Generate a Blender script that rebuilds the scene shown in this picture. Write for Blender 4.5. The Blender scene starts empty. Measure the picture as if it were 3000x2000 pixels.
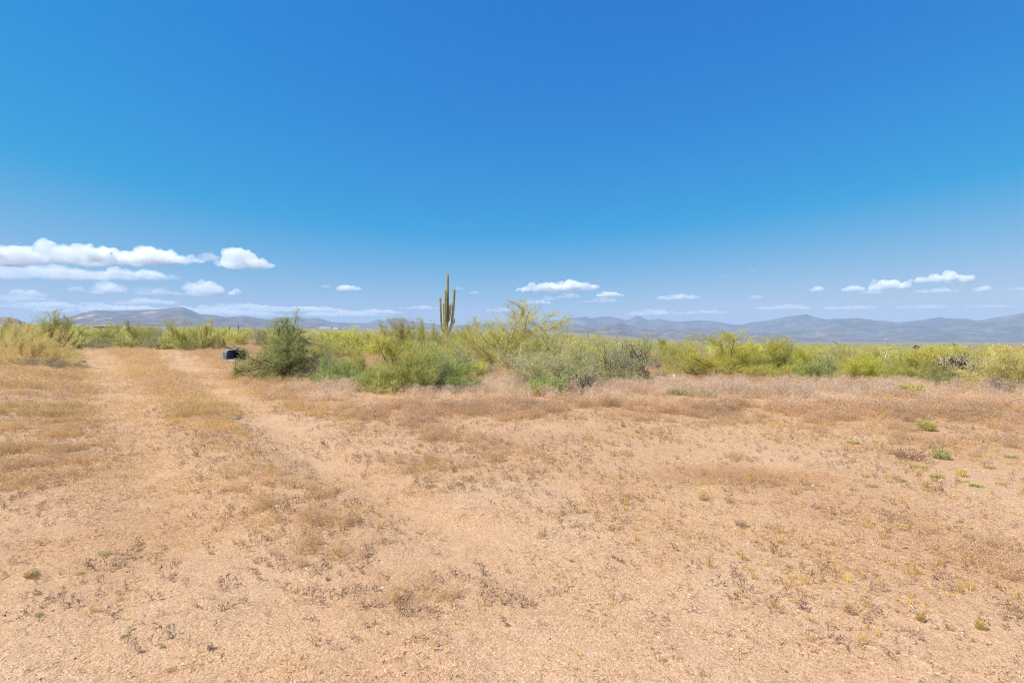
import bpy, math, random
import numpy as np
from mathutils import Vector

# ------------------------------------------------------------------ camera, sky, sun, exposure
scene = bpy.context.scene
R = math.radians
F = 1417.0            # focal length in photograph pixels (3000 px wide)
EYE = 1.6             # camera height above the ground, metres
HOR = 1000.0          # horizon row in the photograph

cam_data = bpy.data.cameras.new('camera')
cam_data.sensor_width = 36.0
cam_data.lens = 36.0 * F / 3000.0
cam_data.clip_start = 0.05
cam_data.clip_end = 200000.0
cam = bpy.data.objects.new('camera', cam_data)
scene.collection.objects.link(cam)
cam.location = (0, 0, EYE)
cam.rotation_euler = (R(90), 0, 0)
scene.camera = cam

SUN_EL = R(54.0)
SUN_AZ = R(248.0)     # clockwise from +Y (camera direction): from the left, a little behind
world = bpy.data.worlds.new('World')
scene.world = world
world.use_nodes = True
wn = world.node_tree.nodes; wl = world.node_tree.links
wn.clear()
w_out = wn.new('ShaderNodeOutputWorld')
w_bg = wn.new('ShaderNodeBackground')
w_sky = wn.new('ShaderNodeTexSky')
w_sky.sky_type = 'NISHITA'
w_sky.sun_disc = False
w_sky.sun_elevation = SUN_EL
w_sky.sun_rotation = SUN_AZ
w_sky.altitude = 600.0
w_sky.air_density = 1.0
w_sky.dust_density = 0.25
w_sky.ozone_density = 3.0
# the camera's colour response to the sky, channel by channel (deep azure above, pale at the skyline)
w_bg.inputs['Strength'].default_value = 0.10
w_sep = wn.new('ShaderNodeSeparateColor'); wl.new(w_sky.outputs[0], w_sep.inputs[0])
w_com = wn.new('ShaderNodeCombineColor')
def w_math(op, a, b=None):
    m_ = wn.new('ShaderNodeMath'); m_.operation = op
    for i, v in enumerate((a, b)):
        if v is None: continue
        if isinstance(v, (int, float)): m_.inputs[i].default_value = v
        else: wl.new(v, m_.inputs[i])
    return m_.outputs[0]
for i, (off, soft, top) in enumerate(((1.9, 8.3, 1.55), (0.0, 8.3, 1.06), (0.0, 1.6, 0.74))):
    v = w_math('MAXIMUM', w_math('SUBTRACT', w_sep.outputs[i], off), 0.0)
    v = w_math('SUBTRACT', 1.0, w_math('EXPONENT', w_math('MULTIPLY', v, -1.0 / soft)))
    wl.new(w_math('MULTIPLY', v, top / 0.18), w_com.inputs[i])
wl.new(w_com.outputs[0], w_bg.inputs['Color'])
wl.new(w_bg.outputs[0], w_out.inputs['Surface'])

sun_data = bpy.data.lights.new('sun', 'SUN')
sun_data.energy = 5.0
sun_data.angle = R(0.53)
sun_data.color = (1.0, 0.95, 0.88)
sun = bpy.data.objects.new('sun', sun_data)
scene.collection.objects.link(sun)
to_sun = Vector((math.sin(SUN_AZ) * math.cos(SUN_EL), math.cos(SUN_AZ) * math.cos(SUN_EL), math.sin(SUN_EL)))
sun.rotation_euler = to_sun.to_track_quat('Z', 'Y').to_euler()
sun.location = (0, -5, 30)

scene.view_settings.view_transform = 'Standard'
scene.view_settings.look = 'None'
scene.view_settings.gamma = 1.0
scene.view_settings.exposure = 0.85
scene.view_settings.use_curve_mapping = False
scene.render.engine = 'CYCLES'
cy = scene.cycles
cy.max_bounces = 8
cy.diffuse_bounces = 3
cy.glossy_bounces = 2
cy.transmission_bounces = 3
cy.transparent_max_bounces = 16
cy.volume_bounces = 8
cy.use_denoising = True
cy.denoising_prefilter = 'FAST'
cy.filter_width = 1.05
cy.use_adaptive_sampling = False
cy.sample_clamp_indirect = 6.0

COL = scene.collection
rng = np.random.default_rng(7)

# ------------------------------------------------------------------ numeric helpers
def ss(a, b, x):
    t = np.clip((np.asarray(x, float) - a) / (b - a), 0, 1)
    return t * t * (3 - 2 * t)

_perm = np.random.default_rng(11).permutation(4096)
def _h(ix, iy, iz, seed):
    return _perm[(_perm[(_perm[(ix + seed * 131) & 4095] + iy) & 4095] + iz) & 4095] / 4095.0
def vnoise(x, y, z=0.0, seed=0):
    """value noise in 0..1"""
    x = np.asarray(x, float); y = np.asarray(y, float); z = np.asarray(z, float) + np.zeros_like(x)
    ix = np.floor(x).astype(int); iy = np.floor(y).astype(int); iz = np.floor(z).astype(int)
    fx = x - ix; fy = y - iy; fz = z - iz
    fx = fx * fx * (3 - 2 * fx); fy = fy * fy * (3 - 2 * fy); fz = fz * fz * (3 - 2 * fz)
    out = 0
    for dx in (0, 1):
        wx = fx if dx else 1 - fx
        for dy in (0, 1):
            wy = fy if dy else 1 - fy
            for dz in (0, 1):
                wz = fz if dz else 1 - fz
                out = out + wx * wy * wz * _h(ix + dx, iy + dy, iz + dz, seed)
    return out
def fbm(x, y, z=0.0, octv=4, seed=0, gain=0.5):
    a = 1.0; s = 0.0; n = 0.0; f = 1.0
    for o in range(octv):
        s = s + a * vnoise(np.asarray(x) * f, np.asarray(y) * f, np.asarray(z) * f, seed + o)
        n += a; a *= gain; f *= 2.03
    return s / n
def ridged(x, y, octv=5, seed=0):
    a = 1.0; s = 0.0; n = 0.0; f = 1.0
    for o in range(octv):
        v = 1 - np.abs(2 * vnoise(np.asarray(x) * f, np.asarray(y) * f, 0.0, seed + o) - 1)
        s = s + a * v * v; n += a; a *= 0.5; f *= 2.1
    return s / n

# tyre ruts: two parallel lines across the ground
LEFT_RUT = np.array([(2, -1.6), (3.5, -2.5), (4.76, -3.44), (5.65, -4.06), (6.67, -4.82), (8.04, -5.9), (11.1, -8.8), (22, -18), (33, -28), (60, -52), (100, -87)])
RIGHT_RUT = np.array([(2, 0.9), (3, 0.25), (4.2, -0.66), (4.73, -1.14), (5.5, -1.86), (7.5, -3.17), (8.7, -4.08), (11.5, -6.1), (13.3, -7.87), (17.6, -11), (26.7, -17.7), (60, -43), (100, -74)])
def rut_s(x, y):
    """place across the track: left rut at 0, right rut at 1.78"""
    x = np.asarray(x, float); y = np.asarray(y, float)
    w = 0.22 * (fbm(x * 0.45, y * 0.45, octv=3, seed=5) - 0.5) * 2
    xl = np.interp(y, LEFT_RUT[:, 0], LEFT_RUT[:, 1]); xr = np.interp(y, RIGHT_RUT[:, 0], RIGHT_RUT[:, 1])
    return 1.78 * (x - xl) / (xr - xl) + w
def rut_mask(x, y):
    s = rut_s(x, y)
    m = np.exp(-((s - 0.0) / 0.42) ** 2) + np.exp(-((s - 1.78) / 0.38) ** 2)
    return np.clip(m, 0, 1) * ss(3.0, 4.6, y) * (1 - 0.6 * ss(30, 60, y))
def red_mask(x, y):
    q = ((x - 2.9) / 1.0) ** 2 + ((y - 5.85) / 0.50) ** 2
    n = fbm(np.asarray(x) * 1.7, np.asarray(y) * 1.7, octv=3, seed=31)
    a = np.exp(-(q * (0.6 + 0.9 * n)) ** 1.5)
    q2 = ((x - 1.0) / 0.9) ** 2 + ((y - 8.2) / 0.5) ** 2
    return np.clip(a + 0.5 * np.exp(-q2), 0, 1)

def terrain(x, y):
    x = np.asarray(x, float); y = np.asarray(y, float)
    r = np.hypot(x, y) + 1e-6
    side = x / (np.abs(y) + 0.35 * r + 1e-6)           # -1.. left, + right
    left = ss(0.02, -0.35, side)
    right = ss(-0.02, 0.35, side)
    z = left * (0.55 * ss(30, 90, r) + 1.5 * ss(80, 170, r) + 8.0 * ss(170, 480, r))
    z = z - right * (1.5 * ss(20, 55, r) + 0.7 * ss(60, 150, r) + 4.0 * ss(160, 320, r))
    z = z + (1 - right) * 0.026 * np.clip(r - 500, 0, 12000) * ss(400, 1400, r)
    z = z + 0.05 * (fbm(x * 0.6, y * 0.6, octv=3, seed=1) - 0.5) + 0.45 * (fbm(x / 14, y / 14, octv=3, seed=2) - 0.5) * ss(7, 30, r)
    z = z + 1.6 * (fbm(x / 70, y / 70, octv=3, seed=3) - 0.5) * ss(60, 260, r)
    near = 1 - ss(25, 45, r)
    z = z + 0.30 * ss(-0.6, -2.0, rut_s(x, y)) * ss(7, 13, y) * ss(34, 22, y)
    z = z + near * 0.025 * (fbm(x * 3.0, y * 3.0, octv=3, seed=4) - 0.5)
    z = z - 0.04 * rut_mask(x, y) * (1 - ss(30, 60, r)) - 0.05 * red_mask(x, y)
    # the ridge of the verge in front of the thicket
    return z

def ground_at(px, py):
    """ground point under a photograph pixel (marched on the terrain)"""
    dx = (px - 1500.0) / F; dz = -(py - HOR) / F
    t = 1.0 * 1.006 ** np.arange(900)
    hit = np.nonzero(EYE + dz * t <= terrain(dx * t, t))[0]
    t = float(t[hit[0]]) if len(hit) else 100.0
    return np.array([dx * t, t, float(terrain(dx * t, t))])

def at(px, d):
    """ground point in the direction of photograph column px, d metres ahead"""
    x = (px - 1500.0) / F * d
    return np.array([x, d, float(terrain(x, d))])

# ------------------------------------------------------------------ object helpers
def make_mesh(name, verts, faces, mats, mat_idx=None, attrs=None, smooth=False):
    """verts Nx3, faces list of arrays (n x 3 / n x 4) or one array"""
    me = bpy.data.meshes.new(name)
    if not isinstance(faces, (list, tuple)):
        faces = [faces]
    faces = [np.asarray(f, dtype=np.int32) for f in faces if len(f)]
    verts = np.asarray(verts, dtype=np.float32)
    me.vertices.add(len(verts))
    me.vertices.foreach_set('co', verts.ravel())
    nl = sum(f.size for f in faces); nf = sum(len(f) for f in faces)
    me.loops.add(nl)
    me.loops.foreach_set('vertex_index', np.concatenate([f.ravel() for f in faces]))
    me.polygons.add(nf)
    st = []; o = 0
    for f in faces:
        st.append(o + np.arange(len(f), dtype=np.int32) * f.shape[1]); o += f.size
    me.polygons.foreach_set('loop_start', np.concatenate(st))
    for m in mats:
        me.materials.append(m)
    if mat_idx is not None:
        me.polygons.foreach_set('material_index', np.asarray(mat_idx, dtype=np.int32))
    me.polygons.foreach_set('use_smooth', np.full(nf, bool(smooth)))
    if attrs:
        for k, v in attrs.items():
            a = me.attributes.new(k, 'FLOAT', 'POINT')
            a.data.foreach_set('value', np.asarray(v, dtype=np.float32))
    me.update(calc_edges=True)
    me.validate()
    return me

def link(name, data, parent=None, loc=None):
    o = bpy.data.objects.new(name, data)
    COL.objects.link(o)
    if parent is not None:
        o.parent = parent
    if loc is not None:
        o.location = [float(v) for v in loc]
    return o

def tag(o, label=None, cat=None, group=None, kind=None):
    if label: o['label'] = label
    if cat: o['category'] = cat
    if group: o['group'] = group
    if kind: o['kind'] = kind
    return o

class Geo:
    """collects vertices / triangles / quads with a tint per vertex"""
    def __init__(self):
        self.v = []; self.t = []; self.q = []; self.a = []; self.n = 0
    def add(self, v, tris=None, quads=None, tint=0.5):
        v = np.asarray(v, float).reshape(-1, 3)
        if tris is not None and len(tris): self.t.append(np.asarray(tris, int) + self.n)
        if quads is not None and len(quads): self.q.append(np.asarray(quads, int) + self.n)
        self.v.append(v)
        self.a.append(np.zeros(len(v)) + tint)
        self.n += len(v)
    def mesh(self, name, mats, smooth=False, scale=None):
        v = np.concatenate(self.v)
        if scale is not None: v = v * np.asarray(scale)
        f = []
        if self.t: f.append(np.concatenate(self.t))
        if self.q: f.append(np.concatenate(self.q))
        return make_mesh(name, v, f, mats, attrs={'tint': np.concatenate(self.a)}, smooth=smooth)

def unit(v):
    return v / (np.linalg.norm(v, axis=-1, keepdims=True) + 1e-9)

def tube(g, pts, rad, sides=5, tint=0.5, ribs=0.0, cap=True):
    """tapered tube along a polyline"""
    pts = np.asarray(pts, float); n = len(pts)
    rad = np.zeros(n) + rad if np.ndim(rad) == 0 else np.asarray(rad, float)
    tan = np.gradient(pts, axis=0); tan = unit(tan)
    ref = np.array([0.0, 0.0, 1.0]) if abs(tan[0][2]) < 0.8 else np.array([0.0, 1.0, 0.0])
    u = unit(np.cross(tan, ref)); w = np.cross(tan, u)
    ang = np.arange(sides) * 2 * math.pi / sides
    rr = np.ones(sides)
    if ribs > 0: rr = np.where(np.arange(sides) % 2 == 0, 1.0, 1.0 - ribs)
    ring = (u[:, None, :] * (np.cos(ang) * rr)[None, :, None] + w[:, None, :] * (np.sin(ang) * rr)[None, :, None]) * rad[:, None, None]
    v = (pts[:, None, :] + ring).reshape(-1, 3)
    i = np.arange(n - 1)[:, None] * sides; j = np.arange(sides)[None, :]; k = (j + 1) % sides
    quads = np.stack([i + j, i + k, i + sides + k, i + sides + j], -1).reshape(-1, 4)
    tris = None
    if cap:
        v = np.vstack([v, pts[-1] + tan[-1] * rad[-1] * 0.4])
        tp = len(v) - 1; b = (n - 1) * sides
        tris = [[b + a, b + (a + 1) % sides, tp] for a in range(sides)]
    g.add(v, tris, quads, tint)

def blades(g, base, d, length, width, rg, tint, droop=0.3):
    """curved narrow blades: five vertices each"""
    n = len(base)
    d = unit(d)
    length = np.zeros(n) + length; width = np.zeros(n) + width
    side = unit(np.cross(d, rg.normal(size=(n, 3))))
    mid = base + d * (length * 0.55)[:, None]
    hor = d.copy(); hor[:, 2] = 0
    d2 = unit(d + hor * droop * 2 - np.array([0, 0, 1.0]) * droop)
    tip = mid + d2 * (length * 0.45)[:, None]
    w = width[:, None]
    v = np.stack([base - side * w / 2, base + side * w / 2, mid - side * w * 0.4, mid + side * w * 0.4, tip], 1).reshape(-1, 3)
    i = np.arange(n)[:, None] * 5
    tris = np.concatenate([i + np.array([[0, 1, 3]]), i + np.array([[0, 3, 2]]), i + np.array([[2, 3, 4]])])
    g.add(v, tris, None, np.repeat(np.zeros(n) + tint, 5))

def leaves(g, base, d, length, width, rg, tint):
    """single narrow triangles"""
    n = len(base)
    d = unit(d)
    length = np.zeros(n) + length; width = np.zeros(n) + width
    side = unit(np.cross(d, rg.normal(size=(n, 3))))
    a = base - d * (length * 0.35)[:, None]
    m = base
    tip = base + d * (length * 0.65)[:, None]
    v = np.stack([m - side * (width / 2)[:, None], m + side * (width / 2)[:, None], tip], 1)
    v[:, 0] = v[:, 0] - d * (length * 0.25)[:, None]
    v = v.reshape(-1, 3)
    g.add(v, np.arange(n * 3).reshape(-1, 3), None, np.repeat(np.zeros(n) + tint, 3))

# ------------------------------------------------------------------ materials
def mat(name):
    m = bpy.data.materials.new(name); m.use_nodes = True
    m.node_tree.nodes.clear()
    return m, m.node_tree.nodes, m.node_tree.links
def N(nodes, t, **kw):
    n = nodes.new(t)
    for k, v in kw.items():
        setattr(n, k, v)
    return n
def ramp(nodes, stops):
    r = nodes.new('ShaderNodeValToRGB')
    e = r.color_ramp.elements
    while len(e) < len(stops): e.new(0.5)
    for i, (p, c) in enumerate(stops):
        e[i].position = p; e[i].color = (c[0], c[1], c[2], 1)
    return r

def plant_mat(name, stops, translucent=0.3, rough=0.75, inst=False, vary=0.24):
    """colour from the per-leaf tint; inst: a further tint per instance"""
    m, n, l = mat(name)
    out = N(n, 'ShaderNodeOutputMaterial')
    at_ = N(n, 'ShaderNodeAttribute', attribute_name='tint')
    info = N(n, 'ShaderNodeObjectInfo')
    r = ramp(n, stops)
    l.new(at_.outputs['Fac'], r.inputs['Fac'])
    hs = N(n, 'ShaderNodeHueSaturation')
    l.new(r.outputs['Color'], hs.inputs['Color'])
    mr = N(n, 'ShaderNodeMapRange')
    mr.inputs['To Min'].default_value = 1 - vary; mr.inputs['To Max'].default_value = 1 + vary
    if inst:
        a2 = N(n, 'ShaderNodeAttribute', attribute_name='shade', attribute_type='INSTANCER')
        l.new(a2.outputs['Fac'], mr.inputs['Value'])
    else:
        l.new(info.outputs['Random'], mr.inputs['Value'])
    l.new(mr.outputs[0], hs.inputs['Value'])
    if not inst:
        mh = N(n, 'ShaderNodeMapRange'); mh.inputs['To Min'].default_value = 0.488; mh.inputs['To Max'].default_value = 0.512
        ma = N(n, 'ShaderNodeMath', operation='FRACT'); mm = N(n, 'ShaderNodeMath', operation='MULTIPLY'); mm.inputs[1].default_value = 7.31
        l.new(info.outputs['Random'], mm.inputs[0]); l.new(mm.outputs[0], ma.inputs[0]); l.new(ma.outputs[0], mh.inputs['Value']); l.new(mh.outputs[0], hs.inputs['Hue'])
    df = N(n, 'ShaderNodeBsdfDiffuse')
    l.new(hs.outputs[0], df.inputs['Color'])
    if translucent > 0:
        tr = N(n, 'ShaderNodeBsdfTranslucent')
        l.new(hs.outputs[0], tr.inputs['Color'])
        mx = N(n, 'ShaderNodeMixShader'); mx.inputs[0].default_value = translucent
        l.new(df.outputs[0], mx.inputs[1]); l.new(tr.outputs[0], mx.inputs[2])
        l.new(mx.outputs[0], out.inputs['Surface'])
    else:
        l.new(df.outputs[0], out.inputs['Surface'])
    return m

def solid_mat(name, c1, c2, scale=8.0, rough=0.8, bump=0.0, metallic=0.0):
    m, n, l = mat(name)
    out = N(n, 'ShaderNodeOutputMaterial')
    p = N(n, 'ShaderNodeBsdfPrincipled')
    tc = N(n, 'ShaderNodeTexCoord')
    no = N(n, 'ShaderNodeTexNoise'); no.inputs['Scale'].default_value = scale; no.inputs['Detail'].default_value = 6
    l.new(tc.outputs['Object'], no.inputs['Vector'])
    r = ramp(n, [(0.3, c1), (0.7, c2)])
    l.new(no.outputs['Fac'], r.inputs['Fac'])
    l.new(r.outputs['Color'], p.inputs['Base Color'])
    p.inputs['Roughness'].default_value = rough; p.inputs['Metallic'].default_value = metallic
    if bump:
        b = N(n, 'ShaderNodeBump'); b.inputs['Strength'].default_value = 0.6; b.inputs['Distance'].default_value = bump
        l.new(no.outputs['Fac'], b.inputs['Height']); l.new(b.outputs[0], p.inputs['Normal'])
    l.new(p.outputs[0], out.inputs['Surface'])
    return m

# ================================================================== GROUND
def build_ground():
    rad = [0.35]
    while rad[-1] < 70: rad.append(rad[-1] * 1.0135)
    while rad[-1] < 700: rad.append(rad[-1] * 1.045)
    while rad[-1] < 21000: rad.append(rad[-1] * 1.12)
    rad = np.array(rad)
    a = np.concatenate([np.arange(-75, 75, 0.42), np.arange(75, 285, 5.0)])
    a = np.radians(a)
    na, nr = len(a), len(rad)
    X = np.sin(a)[None, :] * rad[:, None]; Y = np.cos(a)[None, :] * rad[:, None]
    Z = terrain(X, Y)
    v = np.stack([X, Y, Z], -1).reshape(-1, 3)
    v = np.vstack([v, [[0, 0, float(terrain(0.0, 0.01))]]])
    i = np.arange(nr - 1)[:, None] * na; j = np.arange(na)[None, :]; k = (j + 1) % na
    q = np.stack([i + j, i + na + j, i + na + k, i + k], -1).reshape(-1, 4)
    c = len(v) - 1
    t = np.array([[c, b, (b + 1) % na] for b in range(na)])
    rm = rut_mask(v[:, 0], v[:, 1]); rd = red_mask(v[:, 0], v[:, 1]); cv = cover(v[:, 0], v[:, 1])
    me = make_mesh('ground', v, [q, t], [ground_material()], attrs={'rut': rm, 'red': rd, 'cover': cv}, smooth=True)
    o = link('ground', me)
    tag(o, 'pale orange gravelly desert ground with faint tyre ruts', 'ground', kind='structure')
    return o

def cover(x, y):
    """how much dry grass stands on the ground at a place, 0..1"""
    x = np.asarray(x, float); y = np.asarray(y, float)
    s = rut_s(x, y)
    px = 1500 + x / np.maximum(y, 0.3) * F
    n = fbm(x * 0.55, y * 0.55, octv=4, seed=21)
    n2 = fbm(x * 1.7, y * 1.7, octv=3, seed=22)
    patch = ss(0.36, 0.62, 0.65 * n + 0.35 * n2)
    leftz = ss(-0.15, -0.9, s) * ss(3.0, 6.0, y)
    mid = ss(0.0, 0.6, s) * ss(1.9, 1.15, s) * ss(2.3, 4.4, y)
    band1 = ss(1.9, 2.6, s) * ss(5.6, 3.2, s) * ss(3.8, 7.0, y) * 0.8
    verge = ss(6.5, 12.5, y + 3.0 * (n - 0.5) + 0.04 * x) * ss(2.0, 2.6, s)
    rightz = ss(3.2, 6.0, x) * ss(5.0, 7.6, y)
    c = np.maximum.reduce([leftz, band1, verge, rightz])
    fine = ss(0.35, 0.65, fbm(x * 4.0, y * 4.0, octv=3, seed=23))
    c = np.maximum(c * (0.10 + 0.62 * patch), mid * (0.34 + 0.16 * patch)) * (0.5 + 0.8 * fine)
    clus = ss(0.48, 0.70, fbm(x * 1.1 + 4, y * 1.1, octv=4, seed=24))
    sparse = 0.02 + 0.24 * clus * ss(2.0, 3.4, y)
    golden = 0.22 * ss(1.0, 2.5, x) * ss(1.8, 2.8, y) * ss(0.45, 0.68, fbm(x * 0.9 + 14, y * 0.9, octv=4, seed=25))
    c = np.maximum(c, sparse + golden)
    # patch of dark dead stalks in front of the middle
    c = np.maximum(c, 0.45 * np.exp(-(((x + 0.55) / 0.8) ** 2 + ((y - 3.05) / 0.35) ** 2)))
    c = c * (1 - 0.62 * rut_mask(x, y) * (0.4 + 0.9 * n2)) * (1 - 0.75 * red_mask(x, y))
    return np.clip(c, 0, 1)

def ground_material():
    m, n, l = mat('desert_gravel')
    out = N(n, 'ShaderNodeOutputMaterial')
    p = N(n, 'ShaderNodeBsdfPrincipled')
    p.inputs['Roughness'].default_value = 0.95
    p.inputs['Specular IOR Level'].default_value = 0.15
    geo = N(n, 'ShaderNodeNewGeometry')
    def noise(scale, detail=5, rough=0.55):
        t = N(n, 'ShaderNodeTexNoise'); t.inputs['Scale'].default_value = scale
        t.inputs['Detail'].default_value = detail; t.inputs['Roughness'].default_value = rough
        l.new(geo.outputs['Position'], t.inputs['Vector']); return t
    def mixc(fac, a, b, mode='MIX', f=None):
        mx = N(n, 'ShaderNodeMix', data_type='RGBA', blend_type=mode)
        if fac is not None: l.new(fac, mx.inputs[0])
        if f is not None: mx.inputs[0].default_value = f
        for s, idx in ((a, 6), (b, 7)):
            if isinstance(s, tuple): mx.inputs[idx].default_value = (*s, 1)
            else: l.new(s, mx.inputs[idx])
        return mx.outputs[2]
    big = noise(0.35, 5)
    base = ramp(n, [(0.30, (0.365, 0.215, 0.115)), (0.50, (0.405, 0.257, 0.148)), (0.70, (0.425, 0.290, 0.180))])
    l.new(big.outputs['Fac'], base.inputs['Fac'])
    # gravel grains: each cell its own tone
    vor = N(n, 'ShaderNodeTexVoronoi'); vor.inputs['Scale'].default_value = 115.0
    l.new(geo.outputs['Position'], vor.inputs['Vector'])
    sep = N(n, 'ShaderNodeSeparateColor'); l.new(vor.outputs['Color'], sep.inputs[0])
    gr = ramp(n, [(0.0, (0.62, 0.52, 0.46)), (0.2, (0.90, 0.84, 0.78)), (0.55, (1.0, 1.0, 1.0)), (0.85, (1.08, 1.10, 1.14)), (1.0, (1.35, 1.42, 1.55))])
    l.new(sep.outputs[0], gr.inputs['Fac'])
    c = mixc(None, base.outputs['Color'], gr.outputs['Color'], 'MULTIPLY', 0.85)
    mid = noise(9.0, 6, 0.65)
    mr = ramp(n, [(0.30, (0.88, 0.85, 0.82)), (0.55, (1.0, 1.0, 1.0)), (0.75, (1.06, 1.06, 1.05))])
    l.new(mid.outputs['Fac'], mr.inputs['Fac'])
    c = mixc(None, c, mr.outputs['Color'], 'MULTIPLY', 0.9)
    # plant litter under the grass
    cov = N(n, 'ShaderNodeAttribute', attribute_name='cover')
    lit = noise(30.0, 5, 0.7)
    lr = ramp(n, [(0.35, (0.22, 0.125, 0.068)), (0.5, (0.33, 0.20, 0.105)), (0.66, (0.41, 0.275, 0.15))])
    l.new(lit.outputs['Fac'], lr.inputs['Fac'])
    cm = N(n, 'ShaderNodeMath', operation='MULTIPLY'); cm.inputs[1].default_value = 0.45
    l.new(cov.outputs['Fac'], cm.inputs[0])
    c = mixc(cm.outputs[0], c, lr.outputs['Color'])
    rut = N(n, 'ShaderNodeAttribute', attribute_name='rut')
    rf = N(n, 'ShaderNodeMath', operation='MULTIPLY'); rf.inputs[1].default_value = 0.22
    l.new(rut.outputs['Fac'], rf.inputs[0])
    c = mixc(rf.outputs[0], c, (0.38, 0.23, 0.12))
    red = N(n, 'ShaderNodeAttribute', attribute_name='red')
    rf2 = N(n, 'ShaderNodeMath', operation='MULTIPLY'); rf2.inputs[1].default_value = 0.9
    l.new(red.outputs['Fac'], rf2.inputs[0])
    c = mixc(rf2.outputs[0], c, (0.27, 0.135, 0.06))
    # far plain: scrub-covered soil, told by distance from the site
    ln = N(n, 'ShaderNodeVectorMath', operation='LENGTH'); l.new(geo.outputs['Position'], ln.inputs[0])
    fr = N(n, 'ShaderNodeMapRange'); fr.inputs['From Min'].default_value = 90; fr.inputs['From Max'].default_value = 500
    l.new(ln.outputs['Value'], fr.inputs['Value'])
    fn = noise(0.02, 8, 0.7)
    frr = ramp(n, [(0.35, (0.10, 0.105, 0.05)), (0.5, (0.20, 0.165, 0.10)), (0.65, (0.34, 0.24, 0.16))])
    l.new(fn.outputs['Fac'], frr.inputs['Fac'])
    c = mixc(fr.outputs[0], c, frr.outputs['Color'])
    l.new(c, p.inputs['Base Color'])
    # relief
    b1 = N(n, 'ShaderNodeBump'); b1.inputs['Strength'].default_value = 0.6; b1.inputs['Distance'].default_value = 0.005
    l.new(vor.outputs['Distance'], b1.inputs['Height']); b1.invert = True
    b2 = N(n, 'ShaderNodeBump'); b2.inputs['Strength'].default_value = 0.8; b2.inputs['Distance'].default_value = 0.03
    l.new(mid.outputs['Fac'], b2.inputs['Height']); l.new(b1.outputs[0], b2.inputs['Normal'])
    l.new(b2.outputs[0], p.inputs['Normal'])
    l.new(p.outputs[0], out.inputs['Surface'])
    return m

ground = build_ground()

# ================================================================== MOUNTAINS
def mountain_material(name, cols, scale):
    m, n, l = mat(name)
    out = N(n, 'ShaderNodeOutputMaterial'); p = N(n, 'ShaderNodeBsdfDiffuse')
    geo = N(n, 'ShaderNodeNewGeometry')
    no = N(n, 'ShaderNodeTexNoise'); no.inputs['Scale'].default_value = scale; no.inputs['Detail'].default_value = 9; no.inputs['Roughness'].default_value = 0.68
    l.new(geo.outputs['Position'], no.inputs['Vector'])
    r = ramp(n, [(0.35, cols[0]), (0.5, cols[1]), (0.66, cols[2])])
    l.new(no.outputs['Fac'], r.inputs['Fac'])
    sc = N(n, 'ShaderNodeAttribute', attribute_name='scar')
    mx = N(n, 'ShaderNodeMix', data_type='RGBA'); l.new(sc.outputs['Fac'], mx.inputs[0])
    l.new(r.outputs['Color'], mx.inputs[6]); mx.inputs[7].default_value = (0.50, 0.36, 0.25, 1)
    l.new(mx.outputs[2], p.inputs['Color'])
    l.new(p.outputs[0], out.inputs['Surface'])
    return m

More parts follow.
